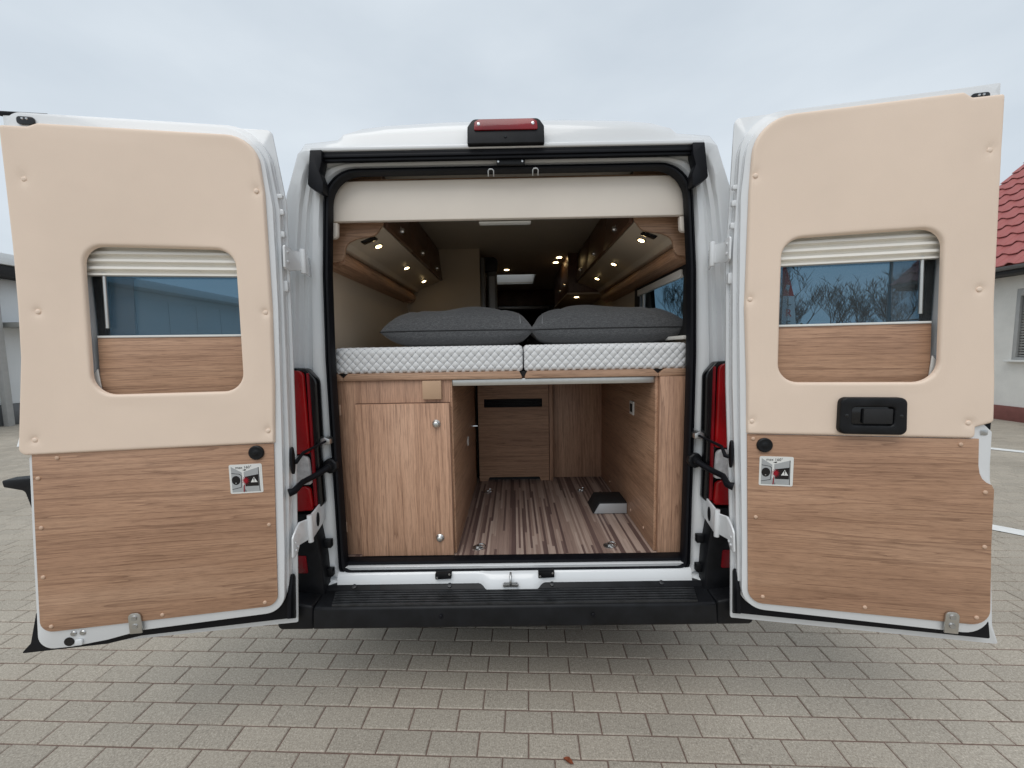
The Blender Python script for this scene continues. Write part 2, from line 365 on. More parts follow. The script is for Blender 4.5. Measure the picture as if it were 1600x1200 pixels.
# ================================================================== the ground
def sheet(name, mat, x0, x1, y0, y1, z, kind='structure'):
    o = MB().poly([(x0, y0, z), (x1, y0, z), (x1, y1, z), (x0, y1, z)]).build(name, mat, smooth=0, normals=False); o['kind'] = kind; return o
# one sheet to the horizon; the laid stones sit on it
ground = sheet('ground', 'farpave', -400, 400, -150, 600, -.012)
BW, BH, GAP = .200, .100, .0050
PX0, PX1, PY0, PY1 = -13.0, 11.5, -3.4, 9.6
bed = sheet('pavement', 'joint', PX0, PX1, PY0, PY1, -.0045)
BROT = R(-2.1)
def brick_geo(mb, cx, cy, dz, tx, ty, rz=0):
    """a bevelled stone top with its sides; 9 faces"""
    hx, hy, b = BW/2-GAP/2, BH/2-GAP/2, .004
    co, si = math.cos(BROT+rz), math.sin(BROT+rz); base = len(mb.v)
    for (x, y, z) in [(-hx, -hy, -.008), (hx, -hy, -.008), (hx, hy, -.008), (-hx, hy, -.008), (-hx, -hy, -.0035), (hx, -hy, -.0035), (hx, hy, -.0035), (-hx, hy, -.0035), (-hx+b, -hy+b, 0), (hx-b, -hy+b, 0), (hx-b, hy-b, 0), (-hx+b, hy-b, 0)]:
        z = z+dz+(x*tx+y*ty if z > -.006 else 0)
        mb.vert((cx+x*co-y*si, cy+x*si+y*co, z))
    mb.face([base+8, base+9, base+10, base+11])
    for k in (0, 4):
        for i in range(4): j = (i+1) % 4; mb.face([base+k+i, base+k+j, base+k+4+j, base+k+4+i])
bricks = []
rows = int((PY1-PY0)/BH)+12
for r in range(-6, rows):
    for c in range(-2, int((PX1-PX0)/BW)+4):
        u = PX0+.06+c*BW+(BW/2 if r % 2 else 0); v = PY0+r*BH
        x = u*math.cos(BROT)-v*math.sin(BROT); y = u*math.sin(BROT)+v*math.cos(BROT)
        if PX0+.12 < x < PX1-.12 and PY0+.08 < y < PY1-.08: bricks.append((x, y))
def brick_score(x, y):
    q = project((x, y, 0))
    if not q: return 0
    px, py, z = q
    if not (-20 < px < 1620 and py < 1235): return 0
    if 470 < px < 1130 and py < 985: return 0
    if 60 < px <= 470 and py < 975+ (470-px)*.1: return 0
    if 1130 <= px < 1545 and py < 968+(px-1130)*.085: return 0
    return (FPX*BW/z)*(FPX*BH*CAM.z/z/z)
order = sorted(bricks, key=lambda b: -brick_score(*b))
near, far = order[:300], order[300:]
def tone_attr(me, vals):
    a = me.attributes.new('tone', 'FLOAT', 'FACE'); a.data.foreach_set('value', vals)
variants = []
for k in range(14):
    mb = MB(); brick_geo(mb, 0, 0, random.uniform(-.0012, .0012), random.uniform(-.008, .008), random.uniform(-.012, .012), R(random.uniform(-.35, .35)))
    o = mb.build('brick', 'paver', smooth=0, normals=False); tone_attr(o.data, [random.random()]*len(o.data.polygons)); variants.append(o.data); bpy.data.objects.remove(o)
for i, (x, y) in enumerate(near):
    o = bpy.data.objects.new('brick', random.choice(variants)); COL.objects.link(o); o.parent = bed; o.location = (x, y, 0)
mb = MB(); tones = []
for x, y in far:
    brick_geo(mb, x, y, random.uniform(-.0012, .0012), random.uniform(-.006, .006), random.uniform(-.01, .01), R(random.uniform(-.3, .3))); tones += [random.random()]*9
me = bpy.data.meshes.new('brick_field'); me.from_pydata(mb.v, [], mb.f); me.materials.append(MT['paver']); tone_attr(me, tones)
o = bpy.data.objects.new('brick_field', me); COL.objects.link(o); o.parent = bed; o['kind'] = 'stuff'
def line(name, pts):
    o = MB().poly([(x, y, .0065) for x, y in pts]).build(name, 'line', smooth=0, normals=False); o['kind'] = 'structure'
line('parking_line', [(3.0, 2.36), (7.6, -2.0), (7.72, -1.9), (3.1, 2.47)])
line('parking_line', [(5.6, 5.25), (10.0, .95), (10.13, 1.06), (5.72, 5.36)])
line('parking_line', [(-8.85, 5.05), (-8.75, 5.15), (-11.0, 7.0), (-11.1, 6.9)])

# ================================================================== the van
van = tag(empty('camper_van'), 'white high-roof camper van seen from behind with both rear doors open', 'camper van')
MIRR = (1, -1)
# --- outer shell, lofted along the van
SEC = [(.90, .36), (.985, .42), (1.005, .62), (1.02, .95), (1.022, 1.30), (.998, 1.60), (.965, 1.97), (.925, 2.217), (.890, 2.315), (.868, 2.380), (.836, 2.432), (.700, 2.446), (.675, 2.470), (.60, 2.493), (.50, 2.504), (.26, 2.513), (0, 2.516)]
def section(y, kx=1, ktop=1, ztop=None):
    pts = []
    for x, z in SEC:
        if z > 2.385: z = 2.385+(z-2.385)*ktop
        if ztop: z = .36+(z-.36)*(ztop-.36)/(2.516-.36)
        pts.append((x*kx, y, z))
    return pts+[(-x, yy, z) for x, yy, z in pts[-2::-1]]
st = [(-.054, .988, .14, None), (-.050, .992, .55, None), (-.040, .996, .85, None), (-.02, 1, .97, None), (.02, 1, 1, None), (.12, 1, 1, None), (.22, 1, 1, None), (.95, 1, 1, None), (2.0, 1, 1, None), (2.69, 1, 1, None), (3.24, 1, 1, None),
      (4.1, 1, 1, None), (4.5, .99, .9, 2.40), (4.8, .97, .5, 2.10), (5.1, .96, 0, 1.72), (5.4, .95, 0, 1.36), (5.75, .90, 0, 1.12), (5.9, .80, 0, .85)]
mb = MB(); ids = []
for y, kx, kt, zt in st: ids.append([mb.vert(p) for p in section(y, kx, kt, zt)])
n = len(ids[0])
for k in range(len(st)-1):
    for i in range(n-1):
        ym = (st[k][0]+st[k+1][0])/2; xm = sum(mb.v[ids[k][q]][0] for q in (i, i+1))/2; zm = sum(mb.v[ids[k][q]][2] for q in (i, i+1))/2
        if .22 < ym < .95 and xm > .9 and 1.6 < zm < 1.97: continue          # side window
        if 2.69 < ym < 3.24 and abs(xm) < .26 and zm > 2.4: continue          # roof light
        mb.face((ids[k][i], ids[k][i+1], ids[k+1][i+1], ids[k+1][i]))
mb.face(ids[-1])
mb.build('body_shell', 'white', van, smooth=40, normals=False)
# --- rear portal: ribbed jamb between door seal and body corner
def half(tab, top, bot, rt, rb, seg=8):
    zs = sorted([z for z, _ in tab if bot+rb < z < top-rt])
    pts = [(lerp_profile(tab, bot), bot, rb)]+[(lerp_profile(tab, z), z, 0) for z in zs]+[(lerp_profile(tab, top), top, rt)]
    return round_poly(pts+[(-x, z, r) for x, z, r in reversed(pts)], seg)
seal_in = half([(.598, .768), (1.0, .773), (1.53, .777), (1.9, .769), (2.24, .747), (2.33, .741)], 2.311, .575, .125, .03)
seal_out = half([(.575, .805), (1.0, .808), (1.53, .811), (1.9, .802), (2.24, .778), (2.36, .772)], 2.334, .552, .145, .03)
_bo = [(.965, .495)]+[(x*.988, z if z <= 2.385 else 2.385+(z-2.385)*.14) for x, z in SEC if z > .5]
body_out = [Vector(q) for q in _bo]+[Vector((-x, z)) for x, z in reversed(_bo[:-1])]
A, S = star_pair(seal_out, seal_in, 120); B, _ = star_pair(body_out, seal_in, 120)
cc = sum(seal_in, Vector((0, 0)))/len(seal_in)
angs = sorted(set([round(2*math.pi*i/150-math.pi, 5) for i in range(150)]+[round(math.atan2((p-cc).y, (p-cc).x), 5) for p in seal_out+body_out]))
A = [ray_poly(cc, a, seal_out) for a in angs]; B = [ray_poly(cc, a, body_out) for a in angs]
prof = [(-.10, .03), (0, .004), (.14, -.016), (.30, -.020), (.34, -.008), (.44, -.008), (.48, -.026), (.60, -.030), (.64, -.046), (.70, -.052), (1.0, -.054)]
MB_ = MB(); MB_.loft([[(a.x+(b.x-a.x)*s, y, a.y+(b.y-a.y)*s) for a, b in zip(A, B)] for s, y in prof]); MB_.build('rear_portal', 'white', van, smooth=35)
# --- door seal, a thick rubber bead round the opening
SA, SB = star_pair(seal_out, seal_in, 150)
mb = MB(); mb.loft([[(p.x+(q.x-p.x)*s, y, p.y+(q.y-p.y)*s) for p, q in zip(SA, SB)] for s, y in ((0, .02), (0, -.012), (.15, -.026), (.38, -.028), (.45, -.020), (.52, -.020), (.6, -.032), (.85, -.030), (1, -.016), (1, .010))])
mb.build('door_seal', 'rubber', van, smooth=50)
# --- gutter rubber over the opening with its two corner gaiters
g = MB()
for z0, z1, y in ((2.345, 2.356, -.060), (2.3565, 2.369, -.067), (2.3695, 2.381, -.063)): g.box(-.775, .775, y, -.04, z0, z1)
g.build('gutter_seal', 'rubber', van, .002)
for s in MIRR:
    out_ = [(.795, 2.381, .004), (.748, 2.381, 0), (.750, 2.336, .01), (.762, 2.296, .01), (.748, 2.255, .008), (.752, 2.208, .008), (.806, 2.240, .006), (.812, 2.25, .006)]
    MB().prism(round_poly(out_, 4), lambda p, d: (s*p.x, d, p.y), -.080, -.030).build('gutter_gaiter', 'rubber', van, .006)
lp = MB(); lp.box(-.800, .800, -.068, -.03, 2.3815, 2.400); lp.build('roof_lip', 'white', van, .006, 3)
# --- third brake light
hs = round_poly([(-.157, 2.386, 0), (.152, 2.386, 0), (.151, 2.455, .01), (.130, 2.486, .025), (-.134, 2.486, .025), (-.156, 2.455, .01)], 6)
bt = lambda p, d: (p.x, d+(p.y-2.386)*.10, p.y)
tb = MB().prism(hs, bt, -.092, .04).build('brake_light', 'pvc_black', van, .005, 3)
ln = round_poly([(-.129, 2.437, .005), (.125, 2.437, .005), (.123, 2.470, .010), (.105, 2.481, .014), (-.109, 2.481, .014), (-.127, 2.470, .010)], 5)
MB().prism(ln, bt, -.099, -.09).build('red_lens', 'red2', tb, .003)
for x in (-.110, .106): cyl('screw', 'chrome', tb, (x, -.0915, 2.460), (0, -1, 0), [(0, .0065), (.002, .006), (.003, .003)], 12)
cyl('lock_recess', 'black_gloss', tb, (-.004, -.090, 2.412), (0, -1, 0), [(0, .006), (.003, .005)], 10)
# --- latch plate and hooks above the opening
lpz = box('latch_plate', 'pvc_black', van, -.043, .074, -.048, -.015, 2.324, 2.349, .002)
for x in (-.036, .063): cyl('screw', 'steel', lpz, (x, -.048, 2.336), (0, -1, 0), [(0, .005), (.002, .004)], 10)
for x in (-.067, .117):
    MB().tube([(x-.011, -.036, 2.283), (x-.011, -.046, 2.302), (x-.006, -.046, 2.308), (x+.006, -.046, 2.308), (x+.011, -.046, 2.302), (x+.011, -.036, 2.283)], .0028, 8).build('striker_hook', 'steel', van, smooth=60)
# --- tail lights, corner covers
for s in MIRR:
    X = lambda x: s*x
    tl_out = round_poly([(.832, .90, .02), (.838, 1.15, .02), (.828, 1.20, .02), (.828, 1.45, .05), (.87, 1.50, .03), (.975, 1.505, .0), (.985, .875, .0), (.87, .872, .02)], 5)
    t_ = MB().prism(tl_out, lambda p, d: (X(p.x), d, p.y), -.072, -.03).build('tail_light', 'black_gloss', van, .006, 3)
    for z0, z1, m in ((1.135, 1.492, 'red'), (1.0, 1.128, 'clear'), (.885, .993, 'red')):
        lo = round_poly([(.866, z0, .008), (.972, z0, .008), (.972, z1, .012), (.872, z1, .025)], 5)
        MB().prism(lo, lambda p, d: (X(p.x), d-.02*max(0, 1-((p.x-.93)/.07)**2), p.y), -.088, -.07).build('lens', m, t_, .004, 3)
    red_strip = MB().prism(round_poly([(.852, .90, .004), (.864, .90, .004), (.864, 1.48, .004), (.856, 1.48, .004)], 3), lambda p, d: (X(p.x), d, p.y), -.082, -.07).build('lens', 'red2', t_, .002)
    cv = round_poly([(.838, .50, .01), (.845, .66, .01), (.865, .80, .01), (.90, .868, .01), (1.0, .868, .02), (1.0, .405, .01), (.86, .405, .01)], 4)
    c_ = MB().prism(cv, lambda p, d: (X(p.x), d, p.y), -.088, .05).build('corner_cover', 'pvc_black', van, .008, 3)
    MB().prism(round_poly([(.905, .60, .006), (.96, .60, .006), (.96, .68, .006), (.91, .68, .006)], 4), lambda p, d: (X(p.x), d, p.y), -.092, -.086).build('reflector', 'red2', c_, .002)
    MB().prism(round_poly([(.852, .395, .01), (1.005, .395, .02), (1.005, .52, .02), (.852, .50, .01)], 4), lambda p, d: (X(p.x), d, p.y), -.17, .1).build('bumper_corner', 'pvc_black', van, .018, 3)
    for zc in (.71, .575): box('clip', 'pvc_black', van, *sorted((X(.818), X(.850))), -.050, -.024, zc-.018, zc+.018, .003)
# --- step bumper with ridged tread
bp = MB()
prof_b = round_poly([(-.02, .518, 0), (-.052, .518, .004), (-.068, .502, 0), (-.168, .490, .014), (-.180, .405, .012), (-.150, .392, 0), (-.02, .392, 0)], 5)
bp.prism(prof_b, lambda p, d: (d, p.x, p.y), -.848, .848); bump_o = bp.build('bumper_step', 'pvc_black', van, .003)
for k in range(6):
    y = -.078-.0155*k; box('tread_rib', 'rib', bump_o, -.795+.004*k, .795-.004*k, y-.004, y+.004, .490-.0008*k, .5050-.0009*k, .002)
for x in (-.72, -.29, .17, .66): cyl('bolt', 'rib', bump_o, (x, -.056, .514), (0, -.6, 1), [(0, .011), (.004, .010), (.005, .004)], 12)
for x in (-.31, .33): cyl('plug', 'rubber', bump_o, (x, -.1785, .452), (0, -1, 0), [(0, .009), (.003, .007)], 12)
# --- loading sill: threshold rubber, white lip, catch
box('threshold_strip', 'rubber', van, -.785, .785, -.010, .045, .588, .602, .003)
sl = MB()
sl.prism(round_poly([(-.024, .584, 0), (-.030, .588, .002), (-.012, .5895, 0), (.0, .585, 0), (.0, .565, 0), (-.022, .565, 0)], 3), lambda p, d: (d, p.x, p.y), -.775, .775); sl.build('sill_lip', 'white', van, .001)
sp = MB(); loops = []
for i in range(81):
    x = -.80+1.6*i/80; b = max(0, min(1, (abs(x+.01)-.10)/.05)); b = 1-b*b*(3-2*b)       # the bulge round the catch
    loops.append([(x, -.004, .566), (x, -.030-.008*b, .567-.002*b), (x, -.040-.016*b, .556), (x, -.046-.026*b, .525-.006*b), (x, -.050-.026*b, .508-.010*b), (x, -.02, .500)])
sp.loft(loops, closed=False); sp.build('sill_panel', 'white', van, smooth=50)
for x0 in (-.318, .145):
    p_ = MB().prism(round_poly([(x0-.036, .542, .003), (x0+.036, .545, .003), (x0+.036, .572, .003), (x0-.036, .570, .003)], 3), lambda p, d: (p.x, d, p.y), -.056, -.028).build('guide_plate', 'pvc_black', van, .002)
    for dx, dz in ((-.028, .007), (.028, .022)): cyl('screw', 'steel', p_, (x0+dx, -.056, .543+dz), (0, -1, 0), [(0, .005), (.002, .004)], 10)
ct = MB().prism(round_poly([(-.055, .520, .01), (.025, .520, .01), (.015, .535, .004), (-.045, .535, .004)], 4), lambda p, d: (p.x, d, p.y), -.084, -.070).build('striker_base', 'steel', van, .003)
MB().tube([(-.015, -.084, .530), (-.015, -.092, .545), (-.015, -.085, .565), (-.015, -.06, .572)], .005, 8).build('striker_bar', 'steel', ct, smooth=60)
for x in (-.042, .013): cyl('screw', 'steel', ct, (x, -.084, .527), (0, -1, 0), [(0, .008), (.004, .006)], 10)

# ================================================================== rear doors
def sticker(sgn, parent, u0, u1, z0, z1, t):
    """warning sheet: two doors meeting, a clash star, a warning triangle, 'max 160°'"""
    W, H = u1-u0, z1-z0
    def at(a, b, k): return (sgn*(u0 if sgn > 0 else u1)+ (a*W if sgn > 0 else a*W), -(t+.0004*k), z0+b*H)
    mb = MB()
    def P(m, k, pts): mb.mat(m); mb.poly([at(a, b, k) for a, b in pts])
    mb.mat(0); mb.prism(round_poly([(0, 0, .05), (1, 0, .05), (1, 1, .05), (0, 1, .05)], 4), lambda p, d: at(p.x, p.y, d), -1.5, 1)
    P(1, 2, [(.06, .05), (.50, .05), (.38, .30), (.38, .72), (.06, .93)])
    P(1, 2, [(.44, .05), (.90, .05), (.90, .88), (.44, .74)])
    P(2, 3, [(.47, .24), (.88, .24), (.88, .64), (.47, .57)])
    P(2, 3, [(.075+.12+.13*math.cos(2*math.pi*i/20) if .075+.12+.13*math.cos(2*math.pi*i/20) > .06 else .06, .46+.155*math.sin(2*math.pi*i/20)) for i in range(20)])
    P(4, 4, [(.17, .375), (.21, .375), (.205, .36), (.175, .36)])
    P(2, 3, [(.06, .70), (.30, .66), (.36, .60), (.33, .22), (.06, .16), (.06, .145), (.345, .205), (.375, .61), (.31, .675), (.06, .715)])
    P(2, 3, [(.895, .05), (.915, .05), (.905, .88), (.885, .88)])
    P(4, 2, [(.915, .06), (.955, .06), (.955, .95), (.905, .95)])
    st_ = []
    for i in range(26): r = .15 if i % 2 else .055; a = 2*math.pi*i/26; st_.append((.485+r*math.cos(a)*.9, .44+r*1.15*math.sin(a)))
    P(3, 5, st_)
    P(3, 5, [(.40, .05), (.43, .05), (.45, .3), (.42, .3)])
    P(4, 6, [(.64, .37), (.85, .37), (.745, .56)])
    P(2, 7, [(.735, .43), (.755, .43), (.762, .52), (.728, .52)]); P(2, 7, [(.735, .395), (.755, .395), (.755, .415), (.735, .415)])
    mb.mat(2); text_faces(mb, 'max 160°', .13, lambda x, y: at(.44+x*.98, .855+y, 3))
    P(2, 3, [(.40, .80), (.50, .835), (.52, .80), (.47, .785)])
    P(1, 3, [(.56, .145), (.76, .145), (.76, .16), (.56, .16)])
    o = mb.build('warning_sticker', ['railwhite', 'taupe_grey', 'black_gloss', 'signred', 'railwhite'], parent, smooth=0, normals=False); return o
MT['taupe_grey'] = plain('printed_grey', rgb(168, 170, 170), .5, 0, .3); MT['signred'] = plain('printed_red', rgb(150, 20, 36), .5, 0, .3)

def pad_mesh(outer, hole, fn, buttons, t0, th):
    O, H = star_pair(outer, hole, 260); ns = [0, .006, .014, .026, .045, .075]+[.11+.78*i/30 for i in range(31)]+[.925, .955, .974, .986, .994, 1]
    mb = MB(); loops = []
    for s in ns:
        lp = []
        for o_, h_ in zip(O, H):
            p = h_+(o_-h_)*s; ln_ = (o_-h_).length; d = min(s*ln_, (1-s)*ln_); r = .010
            k = math.sqrt(max(0, 1-(1-min(d/r, 1))**2)); t = t0+th*k
            t += .0025*math.sin(p.x*7+1)*math.sin(p.y*5)*min(1, d/.05)
            for bx, bz in buttons:
                rr = ((p.x-bx)**2+(p.y-bz)**2)**.5
                if rr < .09: t -= .0055*math.exp(-(rr/.013)**2)+.0012*math.exp(-(rr/.035)**2)
            lp.append(fn(p, t))
        loops.append(lp)
    mb.loft(loops); return mb

def rear_door(sgn, O, ang, D):
    fn = lambda p, t: (sgn*p.x, -t, p.y)
    r2 = lambda pts, seg=8: round_poly(pts, seg)
    hole = r2([(D['hu0']-.012, 1.405, .05), (D['hu1']+.012, 1.405, .05), (D['hu1']+.012, 1.985, .05), (D['hu0']-.012, 1.985, .05)])
    m = MB()
    ring_prism(m, r2(D['skin']), hole, fn, 0, .010)
    ring_prism(m, r2(D['frameA']), hole, fn, .0105, .050)
    ring_prism(m, r2(D['frameB']), hole, fn, .0505, .076)
    door = m.build('rear_door', 'white', van, .003, 2, 30, (O[0], O[1], 0), -sgn*ang)
    # hinge-side jamb ribs
    for z0, z1, tt in D['ribs']:
        zc = (z0+z1)/2; uh = lerp_profile(D['hinge'], zc)
        MB().prism(r2([(uh-.001, z0, .004), (uh+.03, z0, 0), (uh+.03, z1, 0), (uh-.001, z1, .004)], 3), fn, tt, tt+.016).build('jamb_rib', 'white', door, .003)
    MB().prism(r2(D['rubber']), fn, .0108, .046).build('bottom_seal', 'rubber', door, .003)
    jp = round_poly([(.011, .470, .004), (.064, .505, .006), (.060, .60, .02), (.034, .685, .01), (.011, .650, .006)], 4)
    MB().prism(jp, lambda p, d: (sgn*(lerp_profile(D['hinge'], p.y)+d), -p.x, p.y), .006, .020).build('corner_seal', 'rubber', door, .003)
    if 'lip' in D: MB().prism(r2(D['lip']), fn, -.004, .012).build('edge_lip', 'rubber', door, .002)
    # padded upper lining with its buttons
    hp = r2([(D['hu0'], 1.428, .07), (D['hu1'], 1.428, .07), (D['hu1']-.018, 1.945, .065), (D['hu0']-.005, 1.94, .065)])
    pad = pad_mesh(r2(D['pad']), hp, fn, D['padb'], .0775, .0135).build('padded_lining', 'cream', door, smooth=60)
    for b in D['padb']: cyl('upholstery_button', 'cream', door, fn(Vector(b), .0835), (0, -1, 0), [(0, .0085), (.004, .0085), (.0058, .0065), (.0065, .003)], 16, smooth=60)
    # wooden lower panel
    MB().prism(r2(D['wood']), fn, .0775, .083).build('wood_panel', 'wood_x', door, .001)
    for b in D['woodb']: cyl('screw_cap', 'cap', door, fn(Vector(b), .083), (0, -1, 0), [(0, .0072), (.002, .007), (.0035, .0045), (.004, .002)], 14, smooth=60)
    cyl('rubber_stop', 'pvc_black', door, fn(Vector((.071, 1.193)), .083), (0, -1, 0), [(0, .027), (.006, .027), (.009, .023), (.008, .012), (.010, .009), (.011, .004)], 28, smooth=40)
    sticker(sgn, door, .057, .172, 1.038, 1.150, .0836)
    # window: tinted pane, dark frame, ribbed blind cassette, pull-up wooden board with white edge, side rails
    a, b = D['hu0'], D['hu1']
    MB().prism([Vector(q) for q in ((a-.008, 1.41), (b+.008, 1.41), (b+.008, 1.98), (a-.008, 1.98))], fn, .020, .024).build('window_pane', 'tint', door, smooth=0)
    # the second, sliding pane covers most of the width
    f0 = .07 if sgn < 0 else .03
    ip = MB(); ring_prism(ip, r2([(a-.008, 1.41, .01), (b+.008, 1.41, .01), (b+.008, 1.98, .01), (a-.008, 1.98, .01)]), r2([(a+.045 if sgn > 0 else a-.004, 1.415, .01), (b-.105, 1.415, .01), (b-.125, 1.845, .01), (a+.05 if sgn > 0 else a-.004, 1.845, .01)]), fn, .031, .034)
    ip.build('inner_pane', 'tint2', door, smooth=0)
    fr = MB(); ring_prism(fr, r2([(a-.009, 1.409, .03), (b+.009, 1.409, .03), (b+.009, 1.981, .03), (a-.009, 1.981, .03)]), r2([(a+.012, 1.425, .03), (b-.012, 1.425, .03), (b-.022, 1.955, .03), (a+.008, 1.955, .03)]), fn, .011, .030)
    fr.build('window_frame', 'dark', door, .002)
    prof_c = [Vector((.038, 1.962))]
    for k in range(4):                                  # pleats of the blind
        zt = 1.962-.0262*k
        prof_c += [Vector((.066, zt-.003)), Vector((.068, zt-.012)), Vector((.050, zt-.016)), Vector((.050, zt-.0255))]
    prof_c += [Vector((.066, 1.8565)), Vector((.066, 1.850)), Vector((.038, 1.850))]
    MB().prism(prof_c, lambda p, d: (sgn*d, -p.x-.0, p.y), a-.012, b+.010).build('blind_cassette', 'blind', door, smooth=35)
    bu1 = b-.010
    MB().prism([Vector(q) for q in ((a-.012, 1.408), (bu1+.01, 1.408), (bu1+.002, 1.630), (a-.012, 1.630))], fn, .046, .056).build('wood_board', 'wood_x', door, .001)
    box('board_edge', 'railwhite', door, *sorted((sgn*(a-.012), sgn*bu1)), -.060, -.042, 1.6305, 1.6385, .002)
    MB().tube([fn(Vector((b-.040, 1.665)), .050), fn(Vector((b-.046, 1.860)), .050)], .0065, 12).build('guide_rod', 'alu', door, smooth=60)
    MB().prism([Vector(q) for q in ((b-.010, 1.44), (b+.012, 1.44), (b+.012, 1.50), (b-.004, 1.52))], fn, .058, .064).build('side_rail', 'railwhite', door, .002)
    # bracket at the bottom edge
    u0, u1 = D['br']; bk = MB().prism(r2([(u0, .525, .003), (u1, .525, .003), (u1, .605, .016), (u0, .605, .016)], 5), fn, .0835, .090).build('end_stop', 'alu', door, .002)
    for z in (.587, .555): cyl('screw', 'steel', bk, fn(Vector(((u0+u1)/2, z)), .090), (0, -1, 0), [(0, .0105), (.004, .009), (.0035, .004)], 14)
    # top catch recess
    u0, u1 = D['slot']; sl_ = MB().prism(r2([(u0, 2.337, .009), (u1, 2.337, .009), (u1, 2.362, .009), (u0, 2.362, .009)], 5), fn, .0765, .082).build('top_catch', 'black_gloss', door, .001)
    for q in (.4, .65): cyl('pin', 'steel', sl_, fn(Vector((u0+(u1-u0)*q, 2.355)), .082), (0, -1, 0), [(0, .004), (.002, .003)], 8)
    # door check rod gaiter, strap and hinges
    uh = lerp_profile(D['hinge'], 1.14)
    MB().prism([Vector((.036+.020*math.cos(2*math.pi*i/20)*.8, 1.145+.055*math.sin(2*math.pi*i/20))) for i in range(20)], lambda p, d: (sgn*(uh+.004-d), -p.x-.01, p.y), 0, .010).build('check_gaiter', 'rubber', door, .003)
    return door
MT['cap'] = plain('tan_plastic_cap', rgb(205, 174, 150), .4, 0, .4)
DR = dict(
    hinge=[(.45, 0), (.76, -.008), (1.415, -.043), (1.91, -.057), (2.2, -.05), (2.4, -.039)],
    skin=[(0, .45, .006), (.911, .45, .006), (.888, .52, 0), (.860, .826, 0), (.840, 1.09, 0), (.826, 1.29, 0), (.800, 1.55, 0), (.783, 2.0, 0), (.774, 2.422, .004), (-.040, 2.405, .02), (-.056, 1.91, 0), (-.043, 1.415, 0), (-.008, .76, 0)],
    frameA=[(.014, .530, .09), (.848, .530, .05), (.815, .9, 0), (.775, 1.3, 0), (.742, 1.9, 0), (.735, 2.400, .05), (-.028, 2.392, .14), (-.046, 1.91, 0), (-.033, 1.415, 0), (.002, .76, 0)],
    frameB=[(.016, .540, .085), (.828, .524, .075), (.798, .85, 0), (.790, 1.07, .02), (.782, 1.09, .0), (.778, 1.26, .01), (.730, 1.27, 0), (.735, 1.7, 0), (.728, 2.0, 0), (.716, 2.385, .05), (-.012, 2.374, .15), (-.034, 2.10, 0), (-.028, 1.706, 0), (-.009, 1.226, 0), (.010, .80, 0)],
    rubber=[(.012, .494, .004), (.855, .490, .006), (.845, .56, .01), (.10, .56, .03), (.045, .67, .01), (.012, .70, .004)],
    pad=[(.010, 1.234, .006), (.722, 1.234, .012), (.722, 1.272, 0), (.772, 1.290, .014), (.766, 1.42, 0), (.746, 1.68, 0), (.733, 2.05, 0), (.724, 2.349, .006), (.64, 2.349, .01), (.615, 2.368, .01), (0.0, 2.362, .135), (-.010, 2.11, 0), (-.012, 1.70, 0), (.004, 1.42, 0)],
    wood=[(.036, .568, .055), (.818, .562, .055), (.800, .86, 0), (.794, 1.055, .004), (.786, 1.072, .006), (.770, 1.080, .01), (.757, 1.093, .01), (.748, 1.112, .01), (.743, 1.14, 0), (.738, 1.2325, 0), (.012, 1.2325, 0)],
    padb=[(-.0+.008, 2.165), (.696, 2.179), (.004, 1.732), (.700, 1.737), (.024, 1.283), (.700, 1.288)],
    woodb=[(.032, 1.216), (.686, 1.212), (.768, 1.046), (.051, .913), (.780, .851), (.086, .597), (.430, .591), (.775, .590)],
    hu0=.107, hu1=.603, br=(.678, .721), slot=(.640, .690), ribs=[(1.80, 1.84, .02), (2.0, 2.02, .03), (2.08, 2.1, .03), (2.14, 2.155, .03)])
